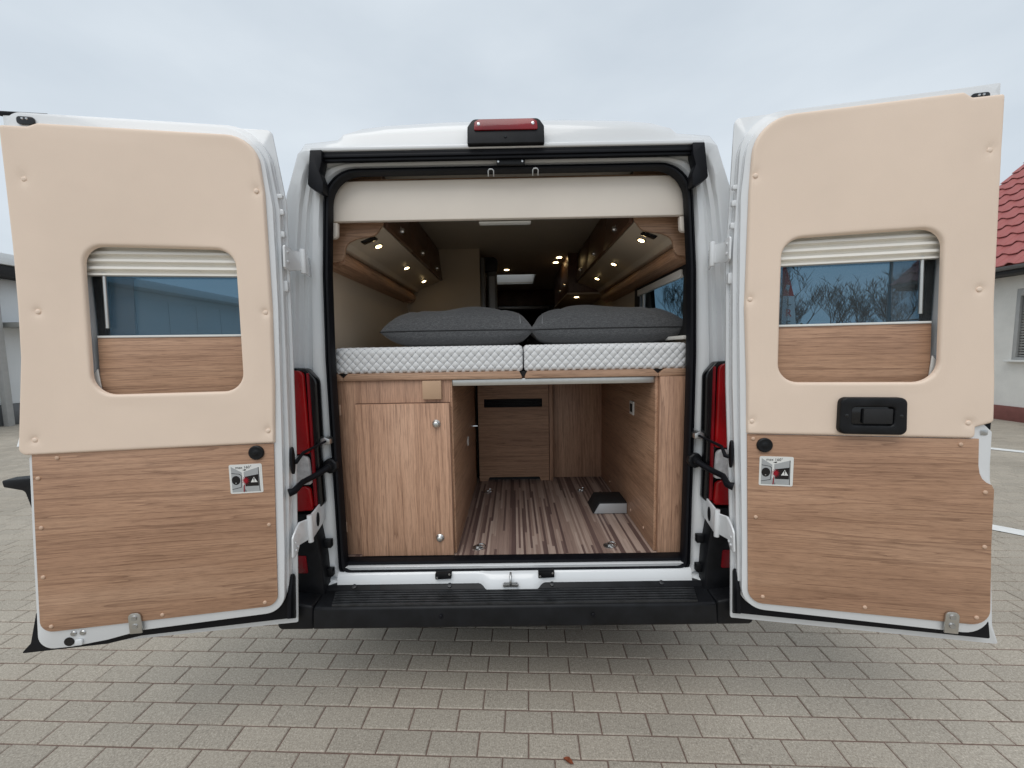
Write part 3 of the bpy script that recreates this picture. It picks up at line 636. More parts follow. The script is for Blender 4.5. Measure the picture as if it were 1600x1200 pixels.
DL = dict(
    hinge=[(.45, -.004), (1.184, -.040), (1.695, -.054), (2.133, -.064), (2.394, -.024)],
    skin=[(-.004, .45, .006), (.925, .45, .02), (.905, .60, 0), (.885, .90, 0), (.865, 1.25, 0), (.855, 1.6, 0), (.842, 1.95, 0), (.838, 2.405, .01), (-.026, 2.398, .02), (-.062, 2.133, 0), (-.054, 1.695, 0), (-.040, 1.184, 0)],
    frameA=[(.010, .555, .09), (.52, .540, 0), (.64, .515, 0), (.76, .502, .02), (.872, .502, .09), (.842, .9, 0), (.828, 1.3, 0), (.805, 1.9, 0), (.797, 2.392, .05), (-.014, 2.386, .14), (-.052, 2.10, 0), (-.044, 1.695, 0), (-.030, 1.184, 0)],
    frameB=[(.016, .545, .075), (.52, .527, 0), (.64, .503, 0), (.76, .490, .02), (.868, .490, .105), (.845, .86, 0), (.822, 1.21, .02), (.80, 1.24, 0), (.782, 1.7, 0), (.772, 2.0, 0), (.765, 2.375, .05), (-.010, 2.366, .15), (-.040, 2.10, 0), (-.036, 1.736, 0), (-.016, 1.203, 0), (.0, .80, 0)],
    rubber=[(.010, .494, .004), (.55, .485, .006), (.67, .466, .006), (.955, .463, .004), (.92, .50, .01), (.89, .62, .01), (.10, .565, .03), (.045, .63, .01), (.010, .665, .004)],
    lip=[(.84, 2.398, 0), (.868, 2.404, .002), (.868, 2.412, .002), (.70, 2.412, 0), (.70, 2.402, 0)],
    pad=[(.005, 1.226, .006), (.842, 1.222, .022), (.822, 1.384, 0), (.800, 1.562, 0), (.790, 1.74, 0), (.783, 1.95, 0), (.781, 2.14, 0), (.779, 2.330, .006), (.70, 2.330, .01), (.67, 2.342, .01), (-.002, 2.338, .135), (-.019, 2.143, 0), (-.018, 1.735, 0), (-.009, 1.451, 0)],
    wood=[(.036, .578, .045), (.848, .560, .04), (.828, .89, 0), (.806, 1.2245, 0), (.010, 1.2245, 0)],
    padb=[(.725, 2.159), (.006, 2.147), (.730, 1.721), (.004, 1.716), (.786, 1.276), (.024, 1.275)],
    woodb=[(.728, 1.208), (.794, 1.137), (.803, .956), (.046, .908), (.816, .772), (.081, .596), (.443, .586), (.810, .582)],
    hu0=.098, hu1=.592, br=(.512, .555), slot=(.682, .733), ribs=[(1.80, 1.84, .02), (2.0, 2.02, .03), (2.08, 2.1, .03), (2.14, 2.155, .03)])
OR, OL = (.892, -.19), (-.905, -.188)
AR, AL = R(10.2), R(8.1)
door_r = rear_door(1, OR, AR, DR); door_r['label'] = 'right rear door with padded lining, black pull handle and wood panel'
door_l = rear_door(-1, OL, AL, DL); door_l['label'] = 'left rear door with padded lining and wood panel'
# pull handle in the right door's padding
fnr = lambda p, t: (p.x, -t, p.y)
ph = MB(); ring_prism(ph, round_poly([(.300, 1.245, .022), (.508, 1.245, .022), (.503, 1.376, .022), (.300, 1.376, .022)]), round_poly([(.338, 1.278, .012), (.466, 1.278, .012), (.466, 1.342, .012), (.338, 1.342, .012)]), fnr, .080, .112)
hd = ph.build('pull_handle', 'pvc_black', door_r, .007, 3)
box('handle_cup', 'black_gloss', door_r, .332, .472, -.100, -.094, 1.272, 1.348, .001)
box('handle_latch', 'dark', door_r, .372, .462, -.112, -.100, 1.283, 1.337, .004)
for u in (.320, .486): cyl('screw', 'black_gloss', door_r, (u, -.112, 1.312), (0, -1, 0), [(0, .006), (.001, .004)], 10)
# latch claw at the right door's free edge
MB().prism(round_poly([(.742, 1.262, .004), (.775, 1.262, .004), (.775, 1.292, .004), (.742, 1.292, .004)], 3), fnr, .045, .075).build('latch_claw', 'rubber', door_r, .003)
MB().prism(round_poly([(.745, 1.245, .003), (.765, 1.245, .003), (.765, 1.262, .003), (.745, 1.262, .003)], 3), fnr, .060, .079).build('latch_hook', 'steel', door_r, .003)
# outside handle of the left door, seen past its free edge
hp_ = round_poly([(.862, .985, .02), (.908, .985, .02), (.926, 1.068, .02), (.992, 1.086, .006), (.996, 1.112, .006), (.88, 1.118, .02)], 6)
MB().prism(hp_, lambda p, t: (-p.x, -t, p.y), -.055, -.002).build('outside_handle', 'pvc_black', door_l, .008, 3)
# a bolt keeper at the lower free corner of the left door
kp = cyl('bolt_recess', 'black_gloss', door_l, (-.765, -.0765, .512), (0, -1, 0), [(0, .017), (.002, .016)], 18)
MB().prism(round_poly([(.718, .497, .006), (.742, .497, .006), (.742, .520, .006), (.718, .520, .006)], 4), lambda p, t: (-p.x, -t, p.y), .0765, .084).build('bolt_keeper', 'white', door_l, .003)
for u in (.748, .718): cyl('screw', 'steel', door_l, (-u, -.0765, .542), (0, -1, 0), [(0, .011), (.004, .008)], 12)
# hinges, check rods and straps between the pillars and the doors
def hinge(s, O, ang, D, z, h, low):
    dr = door_r if s > 0 else door_l
    ex = Vector((s*math.cos(ang), -math.sin(ang), 0)); nx = Vector((-s*math.sin(ang), -math.cos(ang), 0)); o = Vector((O[0], O[1], 0))
    uh = lerp_profile(D['hinge'], z)
    P_ = lambda u, t, zz: tuple(o+ex*u+nx*t+Vector((0, 0, zz)))
    knu = Vector(P_(uh-.040, -.022, z))
    hb = MB(); hb.tube([knu+Vector((0, 0, -h*.55)), knu+Vector((0, 0, h*.55))], .011, 12)
    ho = hb.build('hinge', 'white', van, .001, smooth=40)
    # leaf on the door's jamb: a plate with pressed rim
    L_ = MB()
    leaf = [(-.026, z-h*.42), (.010, z-h*.50), (.024, z-h*.72 if low else z-h*.55), (.058, z-h*.80 if low else z-h*.55), (.070, z-h*.70 if low else z-h*.48), (.070, z+h*.02 if low else z+h*.42), (.062, z+h*.12 if low else z+h*.5), (.030, z+h*.30 if low else z+h*.5), (.010, z+h*.42), (-.026, z+h*.42)]
    for a, b in ((-.006, -.010),):
        L_.prism([Vector(q) for q in leaf], lambda p, d: P_(lerp_profile(D['hinge'], p.y)+d-(.034*max(0, min(1, (.012-p.x)/.038))), p.x, p.y), -.010, -.0015)
    L_.build('door_leaf', 'white', ho, .003)
    for dt, dz in ((.034, -.45), (.054, -.2), (.054, -.5)) if low else ((.05, .22), (.05, -.2)):
        cyl('rivet', 'white', ho, P_(lerp_profile(D['hinge'], z)-.010, dt, z+dz*h), tuple(-ex), [(0, .0065), (.004, .005), (.005, .002)], 10, smooth=60)
    # leaf on the pillar
    pa = knu; pb = Vector((s*.848, -.030, z+h*.30 if low else z)); q = MB()
    d = (pb-pa).normalized()
    up = Vector((0, 0, h*.5)); th = Vector((0, 0, 1)).cross(d).normalized()*.004
    c = [pa-up, pb-up*.9, pb+up*.9, pa+up]
    q.prism([Vector((i, 0)) for i in range(4)], lambda p, dd: tuple(c[int(round(p.x))]+th*dd), -1, 1); q.build('pillar_leaf', 'white', ho, .002)
    if low: MB().prism([Vector((.45+.10*math.cos(2*math.pi*i/12), .30*math.sin(2*math.pi*i/12))) for i in range(12)], lambda p, dd: tuple(pa+(pb-pa)*p.x+Vector((0, 0, p.y*h+ (pb.z-pa.z)*0))+th*dd), -1.5, 1.5).build('hinge_slot', 'rubber', ho, smooth=0)
for s, O, ang, D in ((1, OR, AR, DR), (-1, OL, AL, DL)):
    hinge(s, O, ang, D, 1.925, .085, False); hinge(s, O, ang, D, .835, .105, True)
    dr = door_r if s > 0 else door_l
    P_ = lambda u, t, z: (O[0]+s*math.cos(ang)*u-s*math.sin(ang)*t, O[1]-math.sin(ang)*u-math.cos(ang)*t, z)
    MB().tube([P_(-.025, .034, 1.13), P_(-.045, .030, 1.134), (s*.86, -.150, 1.155), (s*.808, -.062, 1.182)], [.010, .0085, .0065, .005], 8).build('check_rod', 'rubber', van, smooth=60)
    MB().prism(round_poly([(.790, 1.165, .008), (.845, 1.165, .01), (.845, 1.185, .01), (.815, 1.200, .01), (.79, 1.19, .008)], 4), lambda p, d: (s*p.x, d, p.y), -.062, -.020).build('check_bracket', 'steel', van, .004)
    MB().tube([P_(-.022, .060, 1.020), P_(-.040, .052, 1.024), (s*.865, -.160, 1.034), (s*.835, -.105, 1.046), (s*.810, -.055, 1.062)], [.016, .0135, .012, .0125, .014], 10).build('door_strap', 'rubber', van, smooth=60)
    cyl('strap_anchor', 'pvc_black', van, (s*.805, -.022, 1.065), (s*.1, -1, 0), [(0, .034), (.018, .034), (.022, .028), (.022, .018), (.034, .016), (.036, .008)], 9, smooth=20)

# ================================================================== interior
iv = lambda name, mat, *b, **k: box(name, mat, van, *b, **k)
# linings
flo = iv('cabin_floor', 'floor', -.86, .86, .045, 4.3, .585, .600, bevel=0)
for y0, y1 in ((.03, .20), (.97, 4.4)): iv('side_lining', 'beige', .862, .885, y0, y1, .60, 2.40, bevel=0)
iv('side_lining', 'beige', .862, .885, .20, .97, .60, 1.63, bevel=0); iv('side_lining', 'beige', .862, .885, .20, .97, 1.955, 2.40, bevel=0)
iv('side_lining', 'beige', -.885, -.862, .03, 4.4, .60, 2.40, bevel=0)
for a in ((-.862, .862, .03, 2.69), (-.862, .862, 3.24, 4.4), (-.862, -.26, 2.69, 3.24), (.26, .862, 2.69, 3.24)): iv('ceiling_lining', 'ceil', *a, 2.40, 2.412, bevel=0)
iv('cab_partition', 'dark', -.95, .95, 4.6, 4.64, .5, 2.40, bevel=0)
iv('underbody', 'dark', -.93, .93, .05, 5.5, .36, .57, bevel=0)
box('roof_light', 'opal', van, -.30, .30, 2.65, 3.28, 2.520, 2.54, .006)
iv('roof_light_frame', 'railwhite', -.28, -.262, 2.69, 3.24, 2.39, 2.505); iv('roof_light_frame', 'railwhite', .262, .28, 2.69, 3.24, 2.39, 2.505)
iv('roof_light_frame', 'railwhite', -.28, .28, 3.242, 3.26, 2.39, 2.505)
# header board across the top of the opening
hdo = round_poly([(-.785, 2.135, .0), (.785, 2.135, .0), (.775, 2.303, .10), (-.775, 2.303, .10)], 8)
MB().prism(hdo, lambda p, d: (p.x, d, p.y), .030, .055).build('header_board', 'header', van, .004, 3)
iv('header_trim', 'wood_fr', -.70, .70, .056, .075, 2.285, 2.32, bevel=.001)
for s in MIRR:
    MB().prism(round_poly([(.752, 2.066, .018), (.800, 2.066, 0), (.800, 2.132, 0), (.748, 2.132, 0)], 5), lambda p, d: (s*p.x, d, p.y), .034, .058).build('header_tab', 'header', van, .003)
iv('header_light', 'railwhite', -.13, .10, .06, .10, 2.128, 2.134)
# --- overhead cabinets: end board, sloping underside with spots, flaps with latches, wood valance
def spot(parent, p, nrm, r=.0165):
    o = cyl('spot_lamp', 'alu', parent, p, nrm, [(0, r*1.35), (.004, r*1.3), (.005, r*1.05)], 20)
    cyl('spot_lens', 'lamp', o, Vector(p)+Vector(nrm)*.0035, nrm, [(0, r), (.0035, r*.9)], 16)
def overhead(s, y0, y1, spots):
    ed = round_poly([(.573, 2.385, 0), (.575, 2.150, .01), (.612, 2.100, .04), (.700, 2.086, .04), (.752, 2.064, .045), (.762, 2.000, .03), (.782, 1.985, .02), (.862, 1.978, 0), (.862, 2.385, 0)], 6)
    e = MB().prism(ed, lambda p, d: (s*p.x, d, p.y), y0, y0+.016).build('overhead_cabinet', 'wood_fr', van, .0015)
    un = MB().prism([Vector(q) for q in ((.575, 2.136), (.745, 2.072), (.758, 2.045), (.80, 2.045), (.80, 2.09), (.59, 2.160))], lambda p, d: (s*p.x, d, p.y), y0-.002 if False else y0+.016, y1).build('underside', 'taupe', e, .006, 3)
    nv = Vector((-s*.352*1, 0, -.936)).normalized()
    for y in spots: spot(e, (s*.662, y, 2.1015), (-s*.35, 0, -.937))
    sw = MB().box(-.036, .036, -.024, .024, -.004, .004).build('switch', 'black_gloss', e, .003); sw.location = (s*.668, y0+.075, 2.0985); sw.rotation_euler = (0, -s*R(-20.5), 0)
    nf = 3; ln_ = (y1-y0-.02)/nf
    for k in range(nf):
        a, b = y0+.018+k*ln_, y0+.014+(k+1)*ln_
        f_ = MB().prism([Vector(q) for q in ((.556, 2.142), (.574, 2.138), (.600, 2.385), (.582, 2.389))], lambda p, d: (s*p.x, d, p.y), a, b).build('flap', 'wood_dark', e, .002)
        cyl('flap_latch', 'chrome', e, (s*.566, (a+b)/2, 2.19), (-s, 0, .1), [(-.008, .022), (.008, .022), (.010, .015), (.020, .013), (.023, .007)], 16, smooth=40)
    va = round_poly([(.770, 1.975, .012), (.862, 1.960, 0), (.862, 2.045, 0), (.792, 2.045, .01), (.764, 2.01, .012)], 4)
    MB().prism(va, lambda p, d: (s*p.x, d, p.y), y0+.018, y1-.08).build('valance', 'wood_y', e, .002)
    cyl('valance_end', 'wood_y', e, (s*.815, y1-.10, 2.0), (0, 1, 0), [(0, .045), (.05, .045), (.07, .035), (.078, .015)], 18, smooth=50)
overhead(-1, .118, 1.52, (.30, .82, 1.30)); overhead(1, .118, 1.72, (.28, .82, 1.32))
# --- wet-room wall and door post, kitchen unit, cab
iv('partition_wall', 'beige', -.862, -.255, 1.56, 1.58, .60, 2.40, bevel=.001)
po = iv('door_post', 'greytrim', -.252, -.215, 1.56, 1.66, .60, 2.33, bevel=.012)
box('post_rail', 'greytrim', van, -.205, -.12, 1.70, 1.74, .60, 2.25, .015)
box('post_panel', 'sidegrey', van, -.19, -.14, 1.690, 1.70, .70, 2.2, .003)
MB().prism(round_poly([(-.25, 2.24, 0), (-.12, 2.24, 0), (-.10, 2.36, .08), (-.25, 2.36, 0)], 8), lambda p, d: (p.x, d, p.y), 1.68, 1.76).build('post_head', 'dark', van, .008)
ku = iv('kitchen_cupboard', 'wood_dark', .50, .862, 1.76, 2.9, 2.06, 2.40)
box('underside', 'taupe', ku, .49, .862, 1.755, 2.9, 2.045, 2.059, .004); spot(ku, (.60, 1.92, 2.045), (0, 0, -1), .022)
for y in (1.95, 2.3): cyl('flap_latch', 'chrome', ku, (.50, y, 2.15), (-1, 0, 0), [(0, .014), (.012, .014), (.02, .008)], 14, smooth=40)
for x, y in ((.44, 1.90), (.43, 2.10), (-.045, 2.40)): spot(van, (x, y, 2.40), (0, 0, -1), .026)
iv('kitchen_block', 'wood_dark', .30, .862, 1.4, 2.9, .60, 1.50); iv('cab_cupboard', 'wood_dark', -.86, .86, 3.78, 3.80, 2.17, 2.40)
iv('cab_shelf', 'dark', -.86, .86, 3.6, 4.2, 2.10, 2.165); iv('cab_shelf_edge', 'greytrim', -.6, .5, 3.585, 3.60, 2.12, 2.15)
for x in (-.42, .42):
    se = MB().prism(round_poly([(3.45, 1.0, .06), (3.60, 1.0, .06), (3.50, 1.72, .06), (3.38, 1.72, .06)], 6), lambda p, d: (x+d, p.x, p.y), -.24, .24).build('cab_seat', 'seatfab', van, .05, 4)
    MB().prism(round_poly([(3.36, 1.74, .04), (3.47, 1.74, .04), (3.45, 1.95, .04), (3.35, 1.95, .04)], 5), lambda p, d: (x+d, p.x, p.y), -.14, .14).build('headrest', 'seatfab', se, .03, 4)
    box('seat_base', 'seatfab', se, x-.24, x+.24, 3.40, 4.0, .60, 1.05, .05)
iv('dashboard', 'dark', -.86, .86, 4.2, 4.6, .60, 1.45, bevel=.04)
# --- side window right
sw_ = MB().prism([Vector(q) for q in ((.18, 1.60), (.99, 1.60), (.99, 1.985), (.18, 1.985))], lambda p, d: (.985-(p.y-1.6)*.089+d, p.x, p.y), .0, .004).build('side_window', 'tint', van, smooth=0)
fw = MB(); ring_prism(fw, [Vector(q) for q in ((.16, 1.60), (1.0, 1.60), (1.0, 1.985), (.16, 1.985))], round_poly([(.225, 1.65, .03), (.915, 1.65, .03), (.915, 1.93, .03), (.225, 1.93, .03)]), lambda p, d: (d, p.x, p.y), .850, .862); fw.build('window_frame', 'dark', sw_, .003)
box('window_blind', 'blind', sw_, .838, .858, .235, .905, 1.905, 1.945, .004)
for y in (.80, .86): box('window_rail', 'railwhite' if y < .85 else 'greytrim', sw_, .842, .856, y-.006, y+.006, 1.66, 1.905, .002)
box('window_ledge', 'blind', van, .80, .862, .10, 1.0, 1.600, 1.618, .004)
# --- bed base: boards, corner pieces, rail
def board(x0, x1, c0, c1):
    """front rail of the bed base; its ends are cut back at the top"""
    pts = [(x0, 1.434, 0), (x1, 1.434, 0), (x1, 1.4445, 0), (x1-c1, 1.4675, 0), (x0+c0, 1.4675, 0), (x0, 1.4445, 0)]
    return MB().prism(round_poly(pts), lambda p, d: (p.x, d, p.y), .050, .072).build('bed_board', 'wood_fr', van, .0015)
board(-.768, .050, .024, .012); board(.064, .672, .012, .026); board(-.800, -.7695, 0, .024); board(.6735, .800, .026, 0)
iv('bed_platform', 'dark', -.80, .80, .073, 1.36, 1.440, 1.4665, bevel=0)
iv('bed_rail', 'alu', -.285, .668, .070, .10, 1.402, 1.4325, bevel=.003)
# --- left base cabinet with its door
cb = MB().box(-.806, -.281, .062, 1.06, .602, 1.4325).build('base_cabinet', 'wood_z', van, .001)
cd = box('cabinet_door', 'wood_zd', cb, -.716, -.2835, .040, .0595, .604, 1.326, .0015)
box('door_shadow_strip', 'wood_dark', cb, -.7195, -.2832, .0600, .0615, .6035, 1.3295, 0)  # dark sheet showing past the door edges, standing in for the shadow gap
for z in (1.232, .690): cyl('door_knob', 'alu', cd, (-.345, .040, z), (0, -1, 0), [(0, .019), (.004, .019), (.006, .017), (.012, .012), (.016, .0125), (.019, .009), (.020, .003)], 24, smooth=40)
box('catch_block', 'tanblock', cb, -.404, -.318, .040, .0605, 1.345, 1.430, .002)
for z in (1.30, .74): box('hinge_cap', 'cap', cb, -.796, -.788, .054, .0605, z-.025, z+.025, .002)
side = box('cabinet_side', 'wood_y', cb, -.2805, -.272, .064, 1.06, .602, 1.4325, .001)
cyl('side_grommet', 'railwhite', side, (-.272, .60, 1.02), (1, 0, 0), [(0, .03), (.004, .028), (.004, .018)], 20)
cyl('side_lever', 'chrome', side, (-.272, .92, 1.05), (1, 0, 0), [(0, .008), (.03, .006)], 10)
MT_ = None
# --- right post and side panel
iv('right_post', 'wood_z', .676, .802, .042, .075, .602, 1.4325, bevel=.0015)
sp_ = iv('garage_side_panel', 'wood_y', .662, .6755, .060, 1.17, .602, 1.4325, bevel=.001)
so_ = box('socket', 'railwhite', sp_, .654, .662, .365, .435, 1.20, 1.275, .004); box('socket_insert', 'dark', so_, .652, .6545, .38, .42, 1.215, 1.26, .001)
for y in (.20, .42, .66, .90): cyl('screw_cap', 'cap', sp_, (.662, y, .65), (-1, 0, 0), [(0, .008), (.003, .006)], 12)
# --- fridge housing at the back of the garage
fr_o = round_poly([(-.252, .600, 0), (-.185, .600, 0), (-.175, .630, .012), (.185, .630, .012), (.195, .600, 0), (.262, .600, 0), (.262, 1.40, 0), (-.252, 1.40, 0)], 4)
fh_ = round_poly([(-.208, 1.150, .004), (.215, 1.150, .004), (.215, 1.212, .004), (-.208, 1.212, .004)], 3)
fcm = MB()
# front panel built round the vent slot
for a in ((-.252, .262, 1.212, 1.40), (-.252, -.208, 1.150, 1.212), (.215, .262, 1.150, 1.212)): fcm.box(a[0], a[1], 1.09, 1.105, a[2], a[3])
fcm.prism(round_poly([(-.252, .602, 0), (-.190, .602, 0), (-.180, .632, .012), (.190, .632, .012), (.200, .602, 0), (.262, .602, 0), (.262, 1.150, 0), (-.252, 1.150, 0)], 4), lambda p, d: (p.x, d, p.y), 1.09, 1.105)
fc = fcm.build('fridge_housing', 'wood_x', van)
box('housing_core', 'dark', fc, -.250, .260, 1.125, 1.40, .602, 1.40, 0)
for k in range(5): box('vent_slat', 'pvc_black', fc, -.205, .212, 1.100, 1.118, 1.152+k*.012, 1.158+k*.012, .001)
box('trim_strip', 'wood_z', fc, .266, .290, 1.085, 1.12, .602, 1.40, .001)
iv('garage_back_panel', 'wood_z', .292, .6615, 1.155, 1.17, .602, 1.4325, bevel=.001)
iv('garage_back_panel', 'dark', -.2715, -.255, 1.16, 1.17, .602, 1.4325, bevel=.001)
# --- ramp-shaped step cover on the floor
rb = MB().prism([Vector(q) for q in ((.462, .602), (.661, .602), (.661, .668), (.500, .668))], lambda p, d: (p.x, d, p.y), .49, .66).build('floor_box', 'dark', van, .002)
MB().prism([Vector(q) for q in ((.468, .604), (.659, .604), (.659, .662), (.502, .662))], lambda p, d: (p.x, d, p.y), .484, .4895).build('floor_box_front', 'sidegrey', rb, .001)
for x, y in ((-.178, .112), (.464, .113), (-.180, .878), (.451, .877)):
    ri = cyl('lashing_ring', 'steel', van, (x, y, .600), (0, 0, 1), [(0, .026), (.003, .026), (.005, .020)], 20)
    MB().tube([(x+.018+.020*math.cos(2*math.pi*i/16), y+.020*math.sin(2*math.pi*i/16), .608+.003*math.sin(2*math.pi*i/16)) for i in range(17)], .0028, 6).build('ring', 'chrome', ri, smooth=60)
    box('ring_bridge', 'steel', ri, x-.006, x+.010, y-.012, y+.012, .604, .613, .002)
# --- wheels
for x in (-.88, .88):
    for y in (1.15, 4.95):
        wl = empty('wheel', (x, y, .34)); wl.parent = van
        MB().lathe((-.11, 0, 0), (1, 0, 0), [(0, .22), (.0, .30), (.02, .335), (.20, .335), (.22, .30), (.22, .22)], 32).build('tyre', 'tyre', wl, .006)
        MB().lathe((-.10, 0, 0), (1, 0, 0), [(0, .21), (.19, .21), (.20, .18), (.19, .06), (.20, .05)], 24).build('rim', 'sidegrey', wl)

# ================================================================== mattresses and pillows
def mattress(x0, x1, label):
    yb, z0, z1 = .056, 1.468, 1.580
    W = x1-x0; r = .018; nx = int(W/.003); prof_ = []
    # path from the bottom front, up the face, round the edge and over the top
    path = []
    L1 = z1-z0
    path += [(.03, z0, 0, -1)]
    for i in range(6): a = R(-90+90*i/5); path.append((r-r*math.cos(a), z0+r+r*math.sin(a), -math.cos(a), math.sin(a)))
    for i in range(1, 27): path.append((0, z0+r+(L1-2*r)*i/27, -1, 0))
    for i in range(7): a = R(90*i/6); path.append((r-r*math.cos(a), z1-r+r*math.sin(a), -math.cos(a), math.sin(a)))
    for i in range(1, 26): path.append((r+.006*i, z1, 0, 1))
    path += [(.4, z1, 0, 1), (1.3, z1, 0, 1), (1.32, z1-.01, 1, 0), (1.32, z0, 1, 0)]
    s_ = 0; acc = []
    for i, p in enumerate(path):
        if i: s_ += math.hypot(p[0]-path[i-1][0], p[1]-path[i-1][1])
        acc.append(s_)
    loops = []; stv = []
    for i in range(nx+1):
        x = x0+W*i/nx; e = min(x-x0, x1-x); lp = []
        inset = r*(1-math.sqrt(max(0, 1-(1-min(e/r, 1))**2))) if e < r else 0
        for (dy, z, ny, nz_), s in zip(path, acc):
            a = (x/.036+s/.038); b = (x/.036-s/.038)
            h = (abs(math.sin(math.pi*a))*abs(math.sin(math.pi*b)))**.4*.0065 if s < .30 else .004
            h -= inset; stv.append(min(abs(math.sin(math.pi*a)), abs(math.sin(math.pi*b))) if .012 < s < .29 else 1.0)
            yy = yb+dy+ny*h; zz = z+nz_*h+(-inset*0)
            if z > z0+L1/2 and nz_ < .5: pass
            lp.append((x, yy, max(zz, z0+.0002) if s < .02 else zz))
        loops.append(lp)
    mb = MB(); ids_ = mb.loft(loops); mb.face(ids_[0]); mb.face(ids_[-1][::-1])
    o = mb.build('mattress', 'quilt', None, smooth=60); at_ = o.data.attributes.new('stitch', 'FLOAT', 'POINT'); at_.data.foreach_set('value', stv); return tag(o, label, 'mattress', 'mattresses on the rear bed')
mattress(-.806, .056, 'left white quilted mattress on the rear bed, below the left grey pillow')
mattress(.061, .803, 'right white quilted mattress on the rear bed, below the right grey pillow')
def pillow(name, cx, cy, z, w_, d_, h_, rz, label, seed):
    rnd = random.Random(seed); N = 64; M_ = 34; mb = MB(); top = {}; bot = {}
    ph_ = [rnd.uniform(0, 6) for _ in range(6)]
    def f(u, v, s):
        # u, v in -1..1; pinched corners, full middle
        e = max(0, (1-abs(u)**5)*(1-abs(v)**3.2))**.46
        x = u*w_/2*(1-.07*(1-abs(u)**2)*0-.075*(abs(v)**3)*0-.05*(1-v*v)*abs(u)**4*-1*0); x = u*w_/2*(1-.06*(1-abs(v)**2.5)*abs(u)**6)
        y = v*d_/2*(1-.09*(1-abs(u)**2.5)*abs(v)**6)
        pk = .90+.13*math.exp(-((u-(.3 if cx < 0 else -.3))/.6)**2)
        wr = .007*math.sin(u*7+ph_[0]+v*3)*math.sin(v*5+ph_[1])+.004*math.sin(u*17+v*9+ph_[2])*abs(u)**2
        crease = -.010*math.exp(-((abs(u)-.62-.1*v)/.05)**2)*(1-v*v)
        zz = h_*(.60*pk if s > 0 else .40)*e*(1+ (wr*8 if s > 0 else 0))+ (crease*e if s > 0 else 0)
        return (x, y, h_*.40+s*zz-.004*abs(u)**4)
    for s, D_ in ((1, top), (-1, bot)):
        for i in range(N+1):
            for j in range(M_+1):
                u = math.sin((i/N-.5)*math.pi)*.6+(2*i/N-1)*.4; v = math.sin((j/M_-.5)*math.pi)*.6+(2*j/M_-1)*.4
                if s < 0 and (i in (0, N) or j in (0, M_)): D_[i, j] = top[i, j]
                else: D_[i, j] = mb.vert(f(u, v, s))
    for D_ in (top, bot):
        for i in range(N):
            for j in range(M_): mb.face((D_[i, j], D_[i+1, j], D_[i+1, j+1], D_[i, j+1]))
    o = mb.build('pillow', 'pillow', None, smooth=75, loc=(cx, cy, z), rz=rz)
    edge = []
    for i in range(N+1): edge.append(mb.v[top[i, 0]])
    MB().tube(edge, .0028, 6).build('seam', 'dark', o, smooth=60)
    zp = [mb.v[top[(int(N*.86) if cx < 0 else int(N*.14)), j]] for j in range(1, M_)]
    MB().tube([(x, y, z_+.001) for x, y, z_ in zp], .0016, 5).build('stitching', 'stitch', o, smooth=60)
    tag(o, label, 'pillow', 'grey pillows on the bed'); return o
pillow('pillow', -.272, .455, 1.585, .77, .42, .205, R(1), 'left charcoal grey pillow lying on the bed beside the beige partition wall', 3)
pillow('pillow', .505, .455, 1.585, .80, .42, .205, R(-1), 'right charcoal grey pillow lying on the bed beside the side window', 8)

# ================================================================== house on the right
house = tag(empty('house', (14, 2, 0)), 'white rendered house with red tiled roof behind the right door', 'house')
hb = lambda name, mat, x0, x1, y0, y1, z0, z1, bevel=.004, parent=None: box(name, mat, parent or house, x0-14, x1-14, y0-2, y1-2, z0, z1, bevel)
WY0, WY1 = 4.95, 6.10     # window opening along the wall
WZ0, WZ1 = 1.215, 2.60
wl_ = MB()
for a in ((-6, WY0, .29, 3.15), (WY1, 7.86, .29, 3.15), (WY0, WY1, .29, WZ0), (WY0, WY1, WZ1, 3.15)): wl_.box(9.9-14, 10.2-14, a[0]-2, a[1]-2, a[2], a[3])
wl_.box(10.2-14, 18-14, 7.6-2, 7.86-2, .29, 3.15)
wl_.prism([Vector(q) for q in ((9.9, 3.15), (18.2, 3.15), (14.0, 7.1))], lambda p, d: (p.x-14, d-2, p.y), 7.6, 7.86)
wl_.build('wall', 'render_wall', house)
hb('plinth', 'plinth', 9.86, 18, -6, 7.90, 0, .288)
win = hb('window', 'wframe', 9.93, 9.99, WY0+.001, WY0+.06, WZ0, WZ1)
for a in ((WY1-.06, WY1-.001, WZ0, WZ1), (WY0+.06, WY1-.06, WZ1-.14, WZ1), (WY0+.06, WY1-.06, WZ0, WZ0+.05)): hb('frame', 'wframe', 9.90, 9.99, a[0], a[1], a[2], a[3], .004, win)
hb('pane', 'black_gloss', 10.02, 10.03, WY0+.05, WY1-.05, WZ0, WZ1, 0, win)
k = 0; z = WZ0+.06
while z < WZ1-.17: hb('shutter_slat', 'shutter', 9.945, 9.957, WY0+.07, WY1-.07, z, z+.036, .003, win); z += .052
hb('sill', 'railwhite', 9.80, 9.99, WY0-.05, WY1+.05, WZ0-.04, WZ0-.001, .004, win)
for o in list(win.children):
    o.location = Vector(o.location)
